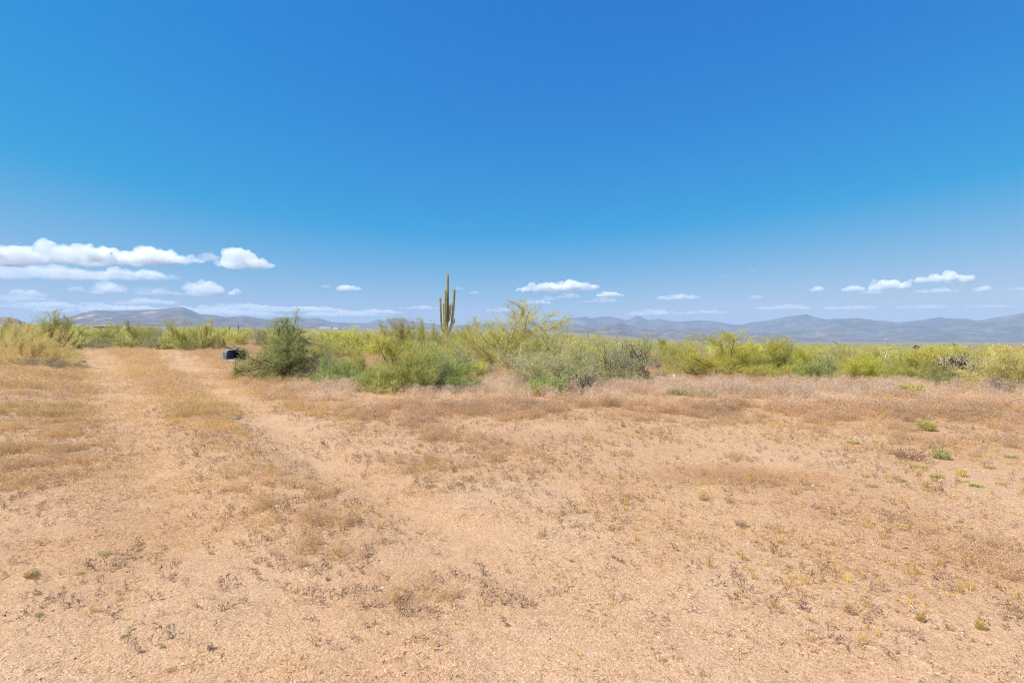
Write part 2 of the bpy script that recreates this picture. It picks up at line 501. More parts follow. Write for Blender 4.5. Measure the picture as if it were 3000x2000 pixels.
def mountain(name, label, prof, dist, depth, material, seed, x0=None, x1=None, rough=1.0, scars=()):
    """a range whose ridge follows the traced skyline, dist metres away along its ridge"""
    prof = sorted(prof)
    xs = np.array([p[0] for p in prof], float); ys = np.array([p[1] for p in prof], float)
    x0 = xs[0] if x0 is None else x0; x1 = xs[-1] if x1 is None else x1
    a0 = math.atan((x0 - 1500) / F); a1 = math.atan((x1 - 1500) / F)
    na = int((a1 - a0) / 0.0016) + 2
    az = np.linspace(a0, a1, na)
    cx = 1500 + np.tan(az) * F
    el = np.interp(cx, xs, ys)
    jag = (fbm(cx / 14.0, cx * 0 + seed, octv=3, seed=seed) - 0.5) * 2.6 * rough
    el = el + jag
    tanel = (HOR - el) / np.hypot(F, cx - 1500)
    rid = dist * (1 + 0.10 * (fbm(az * 12, az * 0 + 3.3, octv=3, seed=seed + 3) - 0.5))
    H = rid * tanel + EYE
    t = np.concatenate([np.linspace(0, 1, 46), 1 + np.linspace(0.03, 0.6, 9)])
    A, T = np.meshgrid(az, t)
    RR = rid[None, :] + depth * (T - 1)
    X = np.sin(A) * RR; Y = np.cos(A) * RR
    base = terrain(X, Y) - 12
    up = np.where(T <= 1, T, np.maximum(0, 1 - (T - 1) * 1.6))
    shape = 0.30 * up + 0.70 * up ** 2.3
    k = 1.0 / (depth * 0.24)
    sp = ridged(X * k, Y * k, 5, seed + 9)
    sp2 = ridged(X * k * 3.1, Y * k * 3.1, 4, seed + 19)
    env = np.clip(up * (1 - up) * 4, 0, 1)
    Z = base + (H[None, :] - base) * np.clip(shape + env * (0.34 * (sp - 0.42) + 0.13 * (sp2 - 0.42)), 0, 1.0)
    # nothing in front rises above the traced ridge
    lim = (tanel[None, :] * RR) * 0.992 + EYE
    Z = np.where(T < 0.995, np.minimum(Z, lim), Z)
    # a range ends in a slope, not in a cliff
    end = ss(0, 0.02, A - a0) * ss(0, 0.02, a1 - A)
    if end.min() < 1: Z = base + (Z - base) * np.maximum(end, 0)
    n1, n0 = A.shape
    i = np.arange(n1 - 1)[:, None] * n0; j = np.arange(n0 - 1)[None, :]
    q = np.stack([i + j, i + j + 1, i + n0 + j + 1, i + n0 + j], -1).reshape(-1, 4)
    v = np.stack([X, Y, Z], -1).reshape(-1, 3)
    sc = np.zeros(len(v))
    pxx = 1500 + v[:, 0] / v[:, 1] * F; pyy = HOR - (v[:, 2] - EYE) / v[:, 1] * F
    for (cx_, cy_, w_, h_, sl) in scars:
        yy = pyy - (cy_ + sl * (pxx - cx_))
        sc = np.maximum(sc, np.exp(-(((pxx - cx_) / w_) ** 4 + (yy / h_) ** 2)) * (0.4 + 0.6 * vnoise(pxx / 5, pyy / 2, 0, 3)))
    me = make_mesh(name, v, q, [material], attrs={'scar': sc}, smooth=True)
    o = link(name, me)
    tag(o, label, 'mountains', kind='structure')
    return o

M_brown = mountain_material('desert_mountain_slopes', [(0.055, 0.045, 0.035), (0.115, 0.085, 0.068), (0.21, 0.155, 0.12)], 0.0045)
M_far = mountain_material('distant_mountain_slopes', [(0.06, 0.055, 0.045), (0.105, 0.085, 0.07), (0.17, 0.135, 0.11)], 0.0028)

M_hill = mountain_material('tan_hill_slopes', [(0.13, 0.105, 0.065), (0.22, 0.17, 0.115), (0.33, 0.25, 0.175)], 0.012)
prof_A = [(-900, 900), (-500, 930), (-200, 948), (0, 950), (120, 948), (211, 925), (238, 916), (282, 908.5), (330, 910.5), (367, 908), (425, 907), (483, 904), (510, 901), (536, 899), (558, 908),
          (585, 920), (629, 923), (663, 929), (711, 924), (748, 930), (799, 938), (860, 950), (950, 962)]
prof_A2 = [(640, 955), (740, 938), (794, 934), (812, 928), (845, 931), (867, 923.5), (893, 932), (932, 931), (967, 942), (1039, 946), (1082, 945), (1110, 935), (1125, 939),
           (1148, 929.6), (1175, 933), (1210, 941), (1253, 946), (1289, 950), (1350, 955), (1420, 958), (1500, 965)]
prof_B = [(1230, 968), (1330, 955), (1440, 946), (1540, 942), (1610, 940), (1665, 933.6), (1689, 929), (1715, 927.6), (1730, 932), (1748, 929), (1781, 926), (1805, 930), (1831, 938), (1843, 936), (1866, 925),
          (1876, 927.6), (1900, 937.4), (1930, 933.6), (1965, 939.5), (1992, 942.5), (2040, 938), (2084, 940.4), (2111, 944), (2132, 948.5), (2153, 950.5), (2177, 950), (2215, 942.5),
          (2254, 938), (2305, 927), (2336, 924), (2359, 920), (2380, 926), (2401, 932), (2428, 936), (2480, 942), (2600, 948), (2675, 939.5), (2714, 936), (2752, 928.5), (2776, 933), (2830, 933.6), (2900, 945), (3000, 950), (3300, 945), (3800, 950)]
prof_C = [(2150, 990), (2230, 972), (2330, 955), (2400, 940), (2428, 936.5), (2443, 933.6), (2478, 933), (2514, 931), (2538, 935), (2574, 939.5), (2606, 940.4), (2621, 944), (2651, 943.4), (2714, 941), (2790, 938),
          (2856, 940), (2883, 937), (2910, 931), (2955, 924.6), (3000, 915.7), (3080, 905), (3200, 898), (3400, 896), (3800, 890), (4600, 890)]
prof_D = [(1380, 985), (1480, 970), (1560, 962), (1610, 955), (1650, 954), (1677, 950), (1724, 958), (1748, 960), (1775, 948.5), (1793, 944), (1817, 946), (1843, 954), (1876, 960), (1903, 961), (1933, 966),
          (1962, 963), (1992, 965), (2040, 960), (2076, 965), (2108, 972), (2156, 980), (2200, 979), (2239, 974), (2305, 981), (2349, 989), (2420, 996)]
mountain('mountain', 'broad purple-brown mesa ridge with pale scars beyond the thicket', prof_A, 9500, 3200, M_brown, 40, rough=0.6,
         scars=((248, 928, 34, 2.6, -0.22), (440, 915, 26, 1.8, -0.06), (300, 934, 30, 1.2, -0.1)))
mountain('mountain', 'low string of small peaks behind the saguaro', prof_A2, 11500, 3000, M_brown, 50, rough=0.8)
mountain('mountain', 'far blue range with a pointed central summit', prof_B, 12800, 3000, M_far, 60, rough=0.7)
mountain('mountain', 'hazy grey-blue mountain wall rising toward one end', prof_C, 11300, 3600, M_far, 70, rough=0.6)
mountain('mountain', 'dark brown rounded foothills in front of the blue range', prof_D, 8300, 2400, M_brown, 80, rough=0.6)
mountain('hill', 'small bare brown hill beyond the palo verdes', [(-420, 945), (-200, 915), (-60, 918), (0, 929), (22, 928), (50, 934), (110, 955)], 2300, 700, M_hill, 90, rough=0.5)

# ================================================================== HAZE
PEAK = max(max(v.co.z for v in o.data.vertices) for o in COL.objects if o.name.startswith(('mountain', 'hill')))
def build_haze():
    hx, z0, z1 = 24000.0, -40.0, PEAK + 20.0
    v = [(x, y, z) for z in (z0, z1) for y in (-hx, hx) for x in (-hx, hx)]
    q = [(0, 2, 3, 1), (4, 5, 7, 6), (0, 1, 5, 4), (2, 6, 7, 3), (0, 4, 6, 2), (1, 3, 7, 5)]
    m, n, l = mat('haze_air')
    out = N(n, 'ShaderNodeOutputMaterial')
    pv = N(n, 'ShaderNodeVolumePrincipled')
    pv.inputs['Color'].default_value = (0.385, 0.585, 0.83, 1)
    pv.inputs['Density'].default_value = HAZE
    pv.inputs['Anisotropy'].default_value = 0.0
    l.new(pv.outputs[0], out.inputs['Volume'])
    o = link('haze', make_mesh('haze', v, [np.array(q)], [m]))
    tag(o, 'thin pale blue haze filling the air over the plain', 'haze', kind='stuff')
HAZE = 7.2e-5
build_haze()

# ================================================================== CLOUDS
def cloud_material(name, dens, lo, gain, size):
    m, n, l = mat(name)
    out = N(n, 'ShaderNodeOutputMaterial')
    pv = N(n, 'ShaderNodeVolumePrincipled')
    pv.inputs['Color'].default_value = (1.0, 1.0, 1.0, 1)
    pv.inputs['Anisotropy'].default_value = 0.0
    tc = N(n, 'ShaderNodeTexCoord')
    no = N(n, 'ShaderNodeTexNoise'); no.inputs['Scale'].default_value = 1.0 / size; no.inputs['Detail'].default_value = 5; no.inputs['Roughness'].default_value = 0.6
    mp = N(n, 'ShaderNodeMapping'); mp.inputs['Scale'].default_value = (0.6, 0.6, 1.0)
    l.new(tc.outputs['Object'], mp.inputs['Vector']); l.new(mp.outputs[0], no.inputs['Vector'])
    mr = N(n, 'ShaderNodeMapRange'); mr.inputs['From Min'].default_value = lo; mr.inputs['From Max'].default_value = lo + gain
    mr.inputs['To Min'].default_value = 0.0; mr.inputs['To Max'].default_value = dens
    l.new(no.outputs['Fac'], mr.inputs['Value']); l.new(mr.outputs[0], pv.inputs['Density'])
    l.new(pv.outputs[0], out.inputs['Volume'])
    m.cycles.volume_step_rate = 0.35
    return m
CL = [cloud_material('cloud_vapour', 0.0070, 0.33, 0.30, 800.0), cloud_material('thin_cloud_vapour', 0.0036, 0.38, 0.30, 700.0), cloud_material('wispy_cloud_vapour', 0.0017, 0.38, 0.30, 800.0)]

def ico(sub=1):
    import bmesh
    bm = bmesh.new(); bmesh.ops.create_icosphere(bm, subdivisions=sub, radius=1.0)
    v = np.array([p.co[:] for p in bm.verts]); f = np.array([[x.index for x in p.verts] for p in bm.faces]); bm.free()
    return v, f
ICO1, ICO2 = ico(1), ico(2)

CLOUD_ALT = 2700.0
def cloud(label, humps, seed, kind=0, group=None):
    """humps: (px x, px y base, width px, height px); the base altitude gives the distance"""
    rg = np.random.default_rng(seed)
    yb = max(h[1] for h in humps)
    d = (CLOUD_ALT - EYE) * F / (HOR - yb)
    k = d / F
    V = []; Fc = []; n = 0
    for (cx, y_, w, h) in humps:
        cnt = int(max(6, 6.5 * w / max(h, 6)))
        for c in range(cnt):
            u = rg.uniform(-1, 1)
            envl = (1 - abs(u) ** 2.2)
            hh = h * envl * rg.uniform(0.55, 1.0) + 2.0
            r = (hh * rg.uniform(0.24, 0.46) + 2) * k
            X = (cx + u * w / 2 - 1500) * k
            Zc = (HOR - y_) * k + EYE + rg.uniform(0.15, 0.62) * hh * k
            Yc = d + rg.uniform(-0.5, 0.5) * w * 0.35 * k
            vv = ICO2[0] * np.array([r * rg.uniform(1.1, 1.9) * (1.9 if w > 12 * h else 1.0), r * 1.3, r]) + np.array([X, Yc, Zc])
            V.append(vv); Fc.append(ICO2[1] + n); n += len(vv)
    V = np.concatenate(V)
    zb = (HOR - yb) * k + EYE
    V[:, 2] = np.where(V[:, 2] < zb, zb + (V[:, 2] - zb) * 0.15, V[:, 2])
    cen = np.array([V[:, 0].mean(), V[:, 1].mean(), zb])
    tmp = link('tmp', make_mesh('tmp', V - cen, np.concatenate(Fc), []))
    md = tmp.modifiers.new('r', 'REMESH'); md.mode = 'VOXEL'
    hmax = max(h[3] for h in humps)
    md.voxel_size = max(2.8 * k, hmax * k / 18)
    dg = bpy.context.evaluated_depsgraph_get()
    me = bpy.data.meshes.new_from_object(tmp.evaluated_get(dg))
    bpy.data.objects.remove(tmp)
    nv = len(me.vertices)
    co = np.zeros(nv * 3, np.float32); me.vertices.foreach_get('co', co); co = co.reshape(-1, 3).astype(float)
    no = np.zeros(nv * 3, np.float32); me.vertices.foreach_get('normal', no); no = no.reshape(-1, 3)
    q = co / (hmax * k * 0.34)
    nz = fbm(q[:, 0], q[:, 1], q[:, 2], 5, seed, 0.62) - 0.5
    amp = hmax * k * 0.72 * (0.35 + 0.65 * ss(0, hmax * k * 0.25, co[:, 2]))
    co = co + no * (nz * amp)[:, None]
    me.vertices.foreach_set('co', co.astype(np.float32).ravel())
    me.materials.clear(); me.materials.append(CL[kind])
    me.update()
    o = link('cloud', me, loc=cen)
    tag(o, label, 'cloud', group)
    return o

def build_clouds():
    cloud('long heaped white cumulus bank, the largest of the clouds', [(150, 772, 330, 66), (110, 772, 150, 78), (235, 771, 200, 50), (430, 770, 190, 70), (330, 770, 300, 46), (480, 770, 170, 40), (545, 769, 110, 26), (20, 774, 240, 52)], 1)
    cloud('flat stringy grey-white cloud right under the large cumulus bank', [(220, 815, 240, 30), (400, 815, 240, 32), (330, 815, 300, 22)], 2, 1)
    cloud('compact bright cumulus puff standing apart from the large bank', [(700, 782, 110, 66), (735, 783, 100, 40), (775, 784, 60, 22)], 3)
    cloud('ragged little wisp beside the compact cumulus puff', [(610, 760, 70, 24), (625, 762, 50, 16)], 4, 1)
    cloud('thin grey cloud sheet trailing under the large bank', [(60, 812, 330, 64), (-120, 812, 300, 70), (200, 812, 260, 30)], 5, 2)
    cloud('low heaped cloud above the mesa shoulder', [(315, 858, 120, 40)], 6, 1)
    cloud('low flat-based cumulus above the mesa summit', [(610, 864, 190, 44), (570, 864, 80, 46)], 7, 1)
    sm = [(222, 852, 55, 16, 1), (80, 868, 110, 22, 1), (20, 800, 60, 14, 1), (455, 862, 130, 22, 2), (1020, 850, 72, 18, 0), (955, 843, 28, 8, 1),
          (1600, 852, 190, 26, 0), (1680, 848, 150, 32, 0), (1610, 880, 40, 14, 1), (1665, 872, 70, 14, 1), (1786, 868, 80, 14, 0), (1985, 876, 130, 16, 1), (2212, 874, 45, 11, 1),
          (2390, 853, 46, 16, 0), (2500, 852, 60, 20, 0), (2600, 848, 130, 36, 0), (2552, 860, 70, 14, 1), (2765, 825, 180, 30, 0), (2745, 856, 120, 14, 1), (2880, 852, 52, 13, 0), (2985, 850, 45, 12, 1),
          (1390, 860, 30, 8, 1), (1345, 848, 26, 9, 1), (1760, 885, 110, 14, 2), (1570, 890, 90, 14, 1), (2115, 815, 16, 7, 2), (2205, 798, 16, 6, 2)]
    def over(x): return 'mesa ridge' if x < 750 else 'small peaks near the saguaro' if x < 1450 else 'pointed blue summit' if x < 2100 else 'broad blue peak' if x < 2500 else 'grey-blue mountain wall'
    def look(w, h, kd): return ('tiny' if w < 50 else 'small' if w < 100 else 'long') + (' puffy white cloud' if kd == 0 else ' thin white cloud' if kd == 1 else ' faint wispy cloud')
    for i, (x, y, w, h, kd) in enumerate(sm):
        cloud('%s low over the %s' % (look(w, h, kd), over(x)), [(x, y, w, h)], 30 + i, kd, 'small scattered clouds')
    low = [(700, 905, 260, 16), (880, 912, 300, 16), (420, 890, 200, 16), (1090, 918, 180, 12), (1230, 905, 120, 10), (1480, 912, 120, 12), (1915, 922, 170, 18), (2290, 905, 160, 12), (2060, 918, 130, 8),
           (2480, 905, 150, 8), (2700, 902, 140, 8), (130, 900, 260, 18), (2900, 900, 120, 6), (330, 915, 420, 26), (640, 925, 420, 24), (60, 880, 200, 18), (1000, 925, 260, 16)]
    for i, (x, y, w, h) in enumerate(low):
        cloud('pale flat cloud streak hugging the skyline over the %s' % over(x), [(x, y, w, h)], 80 + i, 2, 'flat cloud streaks near the skyline')
build_clouds()

# ================================================================== PLANT BUILDERS
PV = plant_mat('palo_verde_foliage', [(0.0, (0.30, 0.31, 0.085)), (0.35, (0.53, 0.53, 0.155)), (0.7, (0.68, 0.66, 0.21)), (1.0, (0.82, 0.74, 0.25))], 0.56)
PVY = plant_mat('palo_verde_blossom_foliage', [(0.0, (0.35, 0.355, 0.08)), (0.35, (0.62, 0.61, 0.145)), (0.7, (0.77, 0.73, 0.17)), (1.0, (0.87, 0.78, 0.15))], 0.56)
GRN = plant_mat('green_shrub_foliage', [(0.0, (0.22, 0.27, 0.085)), (0.4, (0.39, 0.44, 0.14)), (0.8, (0.53, 0.55, 0.19)), (1.0, (0.65, 0.62, 0.25))], 0.55)
GRY = plant_mat('grey_green_foliage', [(0.0, (0.28, 0.265, 0.13)), (0.4, (0.47, 0.45, 0.22)), (0.8, (0.60, 0.56, 0.29)), (1.0, (0.70, 0.63, 0.37))], 0.52)
MSQ = plant_mat('mesquite_foliage', [(0.0, (0.23, 0.27, 0.09)), (0.4, (0.40, 0.445, 0.155)), (0.8, (0.53, 0.55, 0.21)), (1.0, (0.64, 0.63, 0.28))], 0.52)
DRY = plant_mat('dry_brush_twigs', [(0.0, (0.17, 0.13, 0.10)), (0.5, (0.34, 0.27, 0.20)), (1.0, (0.52, 0.43, 0.34))], 0.25)
BRM = plant_mat('straw_broom_stems', [(0.0, (0.32, 0.26, 0.085)), (0.4, (0.56, 0.46, 0.18)), (0.8, (0.70, 0.57, 0.27)), (1.0, (0.80, 0.66, 0.40))], 0.4)
YEL = plant_mat('yellow_petals', [(0.0, (0.66, 0.48, 0.02)), (1.0, (0.88, 0.72, 0.06))], 0.35)
BRK = plant_mat('palo_verde_bark', [(0.0, (0.16, 0.13, 0.05)), (0.5, (0.32, 0.27, 0.10)), (1.0, (0.45, 0.37, 0.17))], 0.0)
DBK = plant_mat('dark_bark', [(0.0, (0.045, 0.035, 0.027)), (0.5, (0.09, 0.07, 0.055)), (1.0, (0.20, 0.16, 0.13))], 0.0)
GBK = plant_mat('grey_bark', [(0.0, (0.13, 0.11, 0.09)), (0.5, (0.26, 0.22, 0.18)), (1.0, (0.42, 0.37, 0.32))], 0.0)
CHO = plant_mat('cholla_joints', [(0.0, (0.12, 0.095, 0.07)), (0.5, (0.26, 0.225, 0.14)), (1.0, (0.42, 0.37, 0.24))], 0.0)
ORG = plant_mat('orange_red_blossom', [(0.0, (0.50, 0.09, 0.02)), (1.0, (0.75, 0.25, 0.03))], 0.2)

def skeleton(rg, stems=7, tilt=(0.15, 1.0), length=0.55, levels=3, kids=(3, 5), ratio=0.62, spread=0.6, lift=0.25, wob=0.12, base_r=0.03, base_spread=0.05, tfrom=0.3, skirt=0.6):
    """list of (points, r0, r1, level) in a unit-sized plant"""
    out = []
    R_ = random.Random(int(rg.integers(1 << 30))); gs = R_.gauss
    def nrm(x, y, z):
        k = 1.0 / (math.sqrt(x * x + y * y + z * z) + 1e-9)
        return x * k, y * k, z * k
    def grow(p, d, L, r, lev, lift=lift):
        n = 5 if lev < levels else 4
        pts = [tuple(p)]; qx, qy, qz = p; dx, dy, dz = d; st = L / n
        for i in range(n):
            dx, dy, dz = nrm(dx + gs(0, wob), dy + gs(0, wob), dz + gs(0, wob) + lift * 0.22)
            qx += dx * st; qy += dy * st; qz += dz * st
            pts.append((qx, qy, qz))
        out.append((np.array(pts), r, r * 0.45, lev))
        if lev >= levels: return
        for c in range(R_.randint(kids[0], kids[1])):
            k = R_.uniform(tfrom, 1.0) * n; i = min(int(k), n - 1); f = k - i
            A, B = pts[i], pts[i + 1]
            pp = (A[0] + (B[0] - A[0]) * f, A[1] + (B[1] - A[1]) * f, A[2] + (B[2] - A[2]) * f)
            ax, ay, az = nrm(B[0] - A[0], B[1] - A[1], B[2] - A[2])
            grow(pp, nrm(ax + gs(0, spread), ay + gs(0, spread), az + gs(0, spread) + lift), L * ratio * R_.uniform(0.7, 1.15), max(r * 0.5, 0.0008), lev + 1, lift)
    for s in range(stems):
        a = rg.uniform(0, 2 * math.pi); t = rg.uniform(*tilt)
        d = np.array([math.cos(a) * math.sin(t), math.sin(a) * math.sin(t), math.cos(t)])
        b = np.array([math.cos(a), math.sin(a), 0]) * base_spread * rg.uniform(0, 1)
        grow(b, d, length * rg.uniform(0.6, 1.25), base_r * rg.uniform(0.6, 1.1), 0, lift * (0.3 + 0.7 * math.cos(t)))
    for s in range(int(stems * skirt)):                      # short low shoots that hide the foot
        a = rg.uniform(0, 2 * math.pi); t = rg.uniform(0.9, 1.5)
        d = np.array([math.cos(a) * math.sin(t), math.sin(a) * math.sin(t), math.cos(t)])
        grow(np.array([math.cos(a), math.sin(a), 0]) * base_spread, d, length * rg.uniform(0.4, 0.75), base_r * 0.5, 0, lift * 0.15)
    return out

def fit(sk, W, D, H):
    allp = np.concatenate([s[0] for s in sk])
    lo = np.percentile(allp, 1.5, axis=0); hi = np.percentile(allp, 99.0, axis=0); hi[2] = np.percentile(allp[:, 2], 99.3)
    c = (lo + hi) / 2
    sx = W / (hi[0] - lo[0]); sy = D / (hi[1] - lo[1]); sz = H / (hi[2])
    # stems stay rooted near the origin
    sc = np.array([sx, sy, sz])
    def tame(p):
        p = p * sc
        p[:, 2] = np.where(p[:, 2] > H, H + (p[:, 2] - H) * 0.3, p[:, 2])
        for k, lim in ((0, W * 0.52), (1, D * 0.52)):
            e = np.abs(p[:, k]) - lim
            p[:, k] = np.where(e > 0, np.sign(p[:, k]) * (lim + e * 0.3), p[:, k])
        return p
    return [(tame(s[0]), s[1] * min(sx, sz), s[2] * min(sx, sz), s[3]) for s in sk]

def plant(rg, W, D, H, style, nleaf, big=1.0):
    """returns dict part -> (Geo, material)"""
    st = STYLE[style]
    sk = fit(skeleton(rg, **st['sk']), W, D, H)
    parts = {}
    gb = Geo(); levels = st['sk'].get('levels', 3)
    tw = []; thin = []; twig = []
    for pts, r0, r1, lev in sk:
        if pts[:, 2].min() < 0: pts[:, 2] = np.maximum(pts[:, 2], 0.01 * H)
        sides = 5 if lev == 0 else 3
        r = np.linspace(r0, r1, len(pts))
        if lev <= st.get('bark_levels', levels):
            if lev >= 2: (thin if lev < levels else twig).append((pts[0], pts[len(pts) // 2], pts[-1], r0, r1))
            else: tube(gb, pts, r, sides, tint=np.clip(rg.normal(0.5, 0.2), 0, 1), cap=True)
        if lev >= levels - st.get('leaf_levels', 1):
            tw.append(pts)
    for lst, use in ((thin, (0, 1, 2)), ([t_ for k_, t_ in enumerate(twig) if k_ % 4], (0, 2))):     # three-sided twigs, the finest ones in a single length
        if not lst: continue
        m = len(use)
        A = np.array([np.concatenate(t_[:3]) for t_ in lst]).reshape(-1, 3, 3)[:, use, :]
        rr = np.array([[t_[3], (t_[3] + t_[4]) / 2, t_[4]] for t_ in lst])[:, use]
        dd = unit(A[:, -1] - A[:, 0]); ux = unit(np.cross(dd, rg.normal(size=dd.shape))); uy = np.cross(dd, ux)
        an = np.arange(3) * 2 * math.pi / 3
        ring = ux[:, None, None, :] * np.cos(an)[None, None, :, None] + uy[:, None, None, :] * np.sin(an)[None, None, :, None]
        V = (A[:, :, None, :] + ring * rr[:, :, None, None]).reshape(-1, 3)
        base = np.arange(len(A))[:, None] * 3 * m
        qd = np.concatenate([base + np.array([[o + j, o + (j + 1) % 3, o + 3 + (j + 1) % 3, o + 3 + j]]) for o in range(0, 3 * (m - 1), 3) for j in range(3)])
        gb.add(V, None, qd, np.repeat(np.clip(rg.normal(0.5, 0.2, len(A)), 0, 1), 3 * m))
    parts['branches'] = (gb, st['bark'])
    # leaves and fine twigs
    segA = np.concatenate([t[:-1] for t in tw]); segB = np.concatenate([t[1:] for t in tw])
    L = np.linalg.norm(segB - segA, axis=1)
    idx = rg.choice(len(segA), size=nleaf, p=L / L.sum())
    t = rg.random(nleaf)[:, None]
    p = segA[idx] * (1 - t) + segB[idx] * t
    p = p + rg.normal(size=(nleaf, 3)) * st['jit'] * np.array([1, 1, 0.8])
    p[:, 2] = np.maximum(p[:, 2], 0.02)
    td = unit(segB[idx] - segA[idx])
    d = td * st['along'] + rg.normal(size=(nleaf, 3)) * (1 - st['along']) + np.array([0, 0, st['up']])
    out = p * np.array([1 / W, 1 / D, 1.0 / H]); out[:, 2] -= 0.3
    tint = st['tint'] + 0.22 * (rg.random(nleaf) - 0.5) + 0.5 * (fbm(p[:, 0] * 2.2 / max(W, 1) * 2.5, p[:, 1] * 2.2, p[:, 2] * 2.6, 3, int(rg.integers(50))) - 0.5)
    ln = st['len'] * big * rg.uniform(0.5, 1.3, nleaf)
    g = Geo()
    leaves(g, p, d, ln, st['wid'] * big * rg.uniform(0.6, 1.3, nleaf), rg, np.clip(tint, 0, 1))
    parts['foliage'] = (g, st['leaf'])
    if st.get('flower', 0) > 0:
        nf = int(nleaf * st['flower'])
        top = p[:, 2] / H + 0.6 * (fbm(p[:, 0] * 1.4 + 7, p[:, 1] * 1.4, p[:, 2] * 1.4, 2, 9)) + 0.15 * rg.random(nleaf)
        ii = np.argsort(-top)[:nf * 3]; ii = rg.choice(ii, nf, replace=False)
        g2 = Geo()
        leaves(g2, p[ii] + rg.normal(size=(nf, 3)) * 0.03, rg.normal(size=(nf, 3)), st.get('flen', 0.035), st.get('flen', 0.035) * 0.8, rg, rg.random(nf))
        parts['blossoms'] = (g2, st.get('fmat', YEL))
    return parts

STYLE = {
    'palo_verde': dict(sk=dict(stems=12, tilt=(0.1, 1.4), levels=3, kids=(4, 5), spread=0.55, lift=0.36, base_r=0.015, tfrom=0.12), bark=BRK, leaf=PV, jit=0.07, along=0.66, up=0.42, len=0.12, wid=0.012, tint=0.45, leaf_levels=1, flower=0.05),
    'yellow_palo_verde': dict(sk=dict(stems=13, tilt=(0.1, 1.42), levels=3, kids=(4, 5), spread=0.55, lift=0.36, base_r=0.015, tfrom=0.12), bark=BRK, leaf=PVY, jit=0.07, along=0.6, up=0.38, len=0.11, wid=0.013, tint=0.5, leaf_levels=1, flower=0.16),
    'open_palo_verde': dict(sk=dict(stems=9, tilt=(0.1, 1.35), levels=3, kids=(4, 6), spread=0.5, lift=0.30, wob=0.2, base_r=0.02, length=0.6), bark=BRK, leaf=PV, jit=0.07, along=0.75, up=0.35, len=0.16, wid=0.010, tint=0.55, leaf_levels=1),
    'green_shrub': dict(sk=dict(stems=14, tilt=(0.1, 1.45), levels=2, kids=(6, 8), spread=0.65, lift=0.25, base_r=0.01, tfrom=0.1), bark=DBK, leaf=GRN, jit=0.07, along=0.35, up=0.2, len=0.07, wid=0.022, tint=0.5, leaf_levels=1),
    'grey_green_shrub': dict(sk=dict(stems=14, tilt=(0.1, 1.42), levels=3, kids=(4, 5), spread=0.6, lift=0.22, base_r=0.012, wob=0.2, tfrom=0.12), bark=GBK, leaf=GRY, jit=0.07, along=0.45, up=0.25, len=0.07, wid=0.017, tint=0.5, leaf_levels=1),
    'mesquite': dict(sk=dict(stems=8, tilt=(0.05, 1.4), levels=3, kids=(5, 6), spread=0.7, lift=0.14, base_r=0.013, wob=0.24, length=0.6, ratio=0.55, tfrom=0.2), bark=DBK, leaf=MSQ, jit=0.07, along=0.4, up=0.1, len=0.075, wid=0.026, tint=0.5, leaf_levels=1),
    'dry_brush': dict(sk=dict(stems=18, tilt=(0.1, 1.4), levels=2, kids=(5, 7), spread=0.65, lift=0.2, base_r=0.006, wob=0.2, tfrom=0.15), bark=DRY, leaf=DRY, jit=0.05, along=0.6, up=0.15, len=0.10, wid=0.008, tint=0.5, leaf_levels=1),
    'broom': dict(sk=dict(stems=60, tilt=(0.02, 1.15), levels=2, kids=(3, 5), spread=0.22, lift=0.3, base_r=0.0035, base_spread=0.3, wob=0.05, length=0.8, ratio=0.45, tfrom=0.35), bark=BRM, leaf=BRM, jit=0.05, along=0.7, up=0.35, len=0.12, wid=0.012, tint=0.55, leaf_levels=2, flower=0.012),
}

PROTO = {}
def put_plant(name, label, cat, style, pos, W, H, nleaf, seed, group=None, D=None, key=None, rot=None, split=True):
    """one shrub: an Empty at its foot with branches, foliage and blossoms; key: share meshes between copies"""
    root = link(name, None, loc=pos)
    root.empty_display_size = 0.2
    D = D or W * 0.85
    if key is None:
        rg = np.random.default_rng(seed)
        ps = plant(rg, W, D, H, style, int(nleaf * 1.05))
        meshes = {k: g.mesh(k, [m]) for k, (g, m) in ps.items()}
        sc = (1, 1, 1)
    else:
        if key not in PROTO:
            rg = np.random.default_rng(abs(hash(key)) % 1000 if not isinstance(key, tuple) else key[1] * 17 + len(key[0]))
            ps = plant(rg, 4.0, 3.4, 2.8, key[0], nleaf, 1.7)
            PROTO[key] = {k: g.mesh(k, [m]) for k, (g, m) in ps.items()}
        meshes = PROTO[key]
        sc = (W / 4.0, W / 4.0, H / 2.8)
    for k, me in meshes.items():
        c = link(k, me, parent=root)
    root.scale = sc
    if rot is not None: root.rotation_euler = (0, 0, rot)
    tag(root, label, cat, group)
    return root

def px_plant(name, label, cat, style, px, d, top, wpx, nleaf, seed, **kw):
    p = at(px, d)
    W = wpx * d / F
    H = EYE + (HOR - top) * d / F - p[2]
    p[2] -= 0.03
    return put_plant(name, label, cat, style, p, W, max(H, 0.15), nleaf, seed, **kw)

# ---- shrubs and trees that stand out singly
def dist_of(py):            # distance of level ground seen at a row
    return EYE * F / (py - HOR)

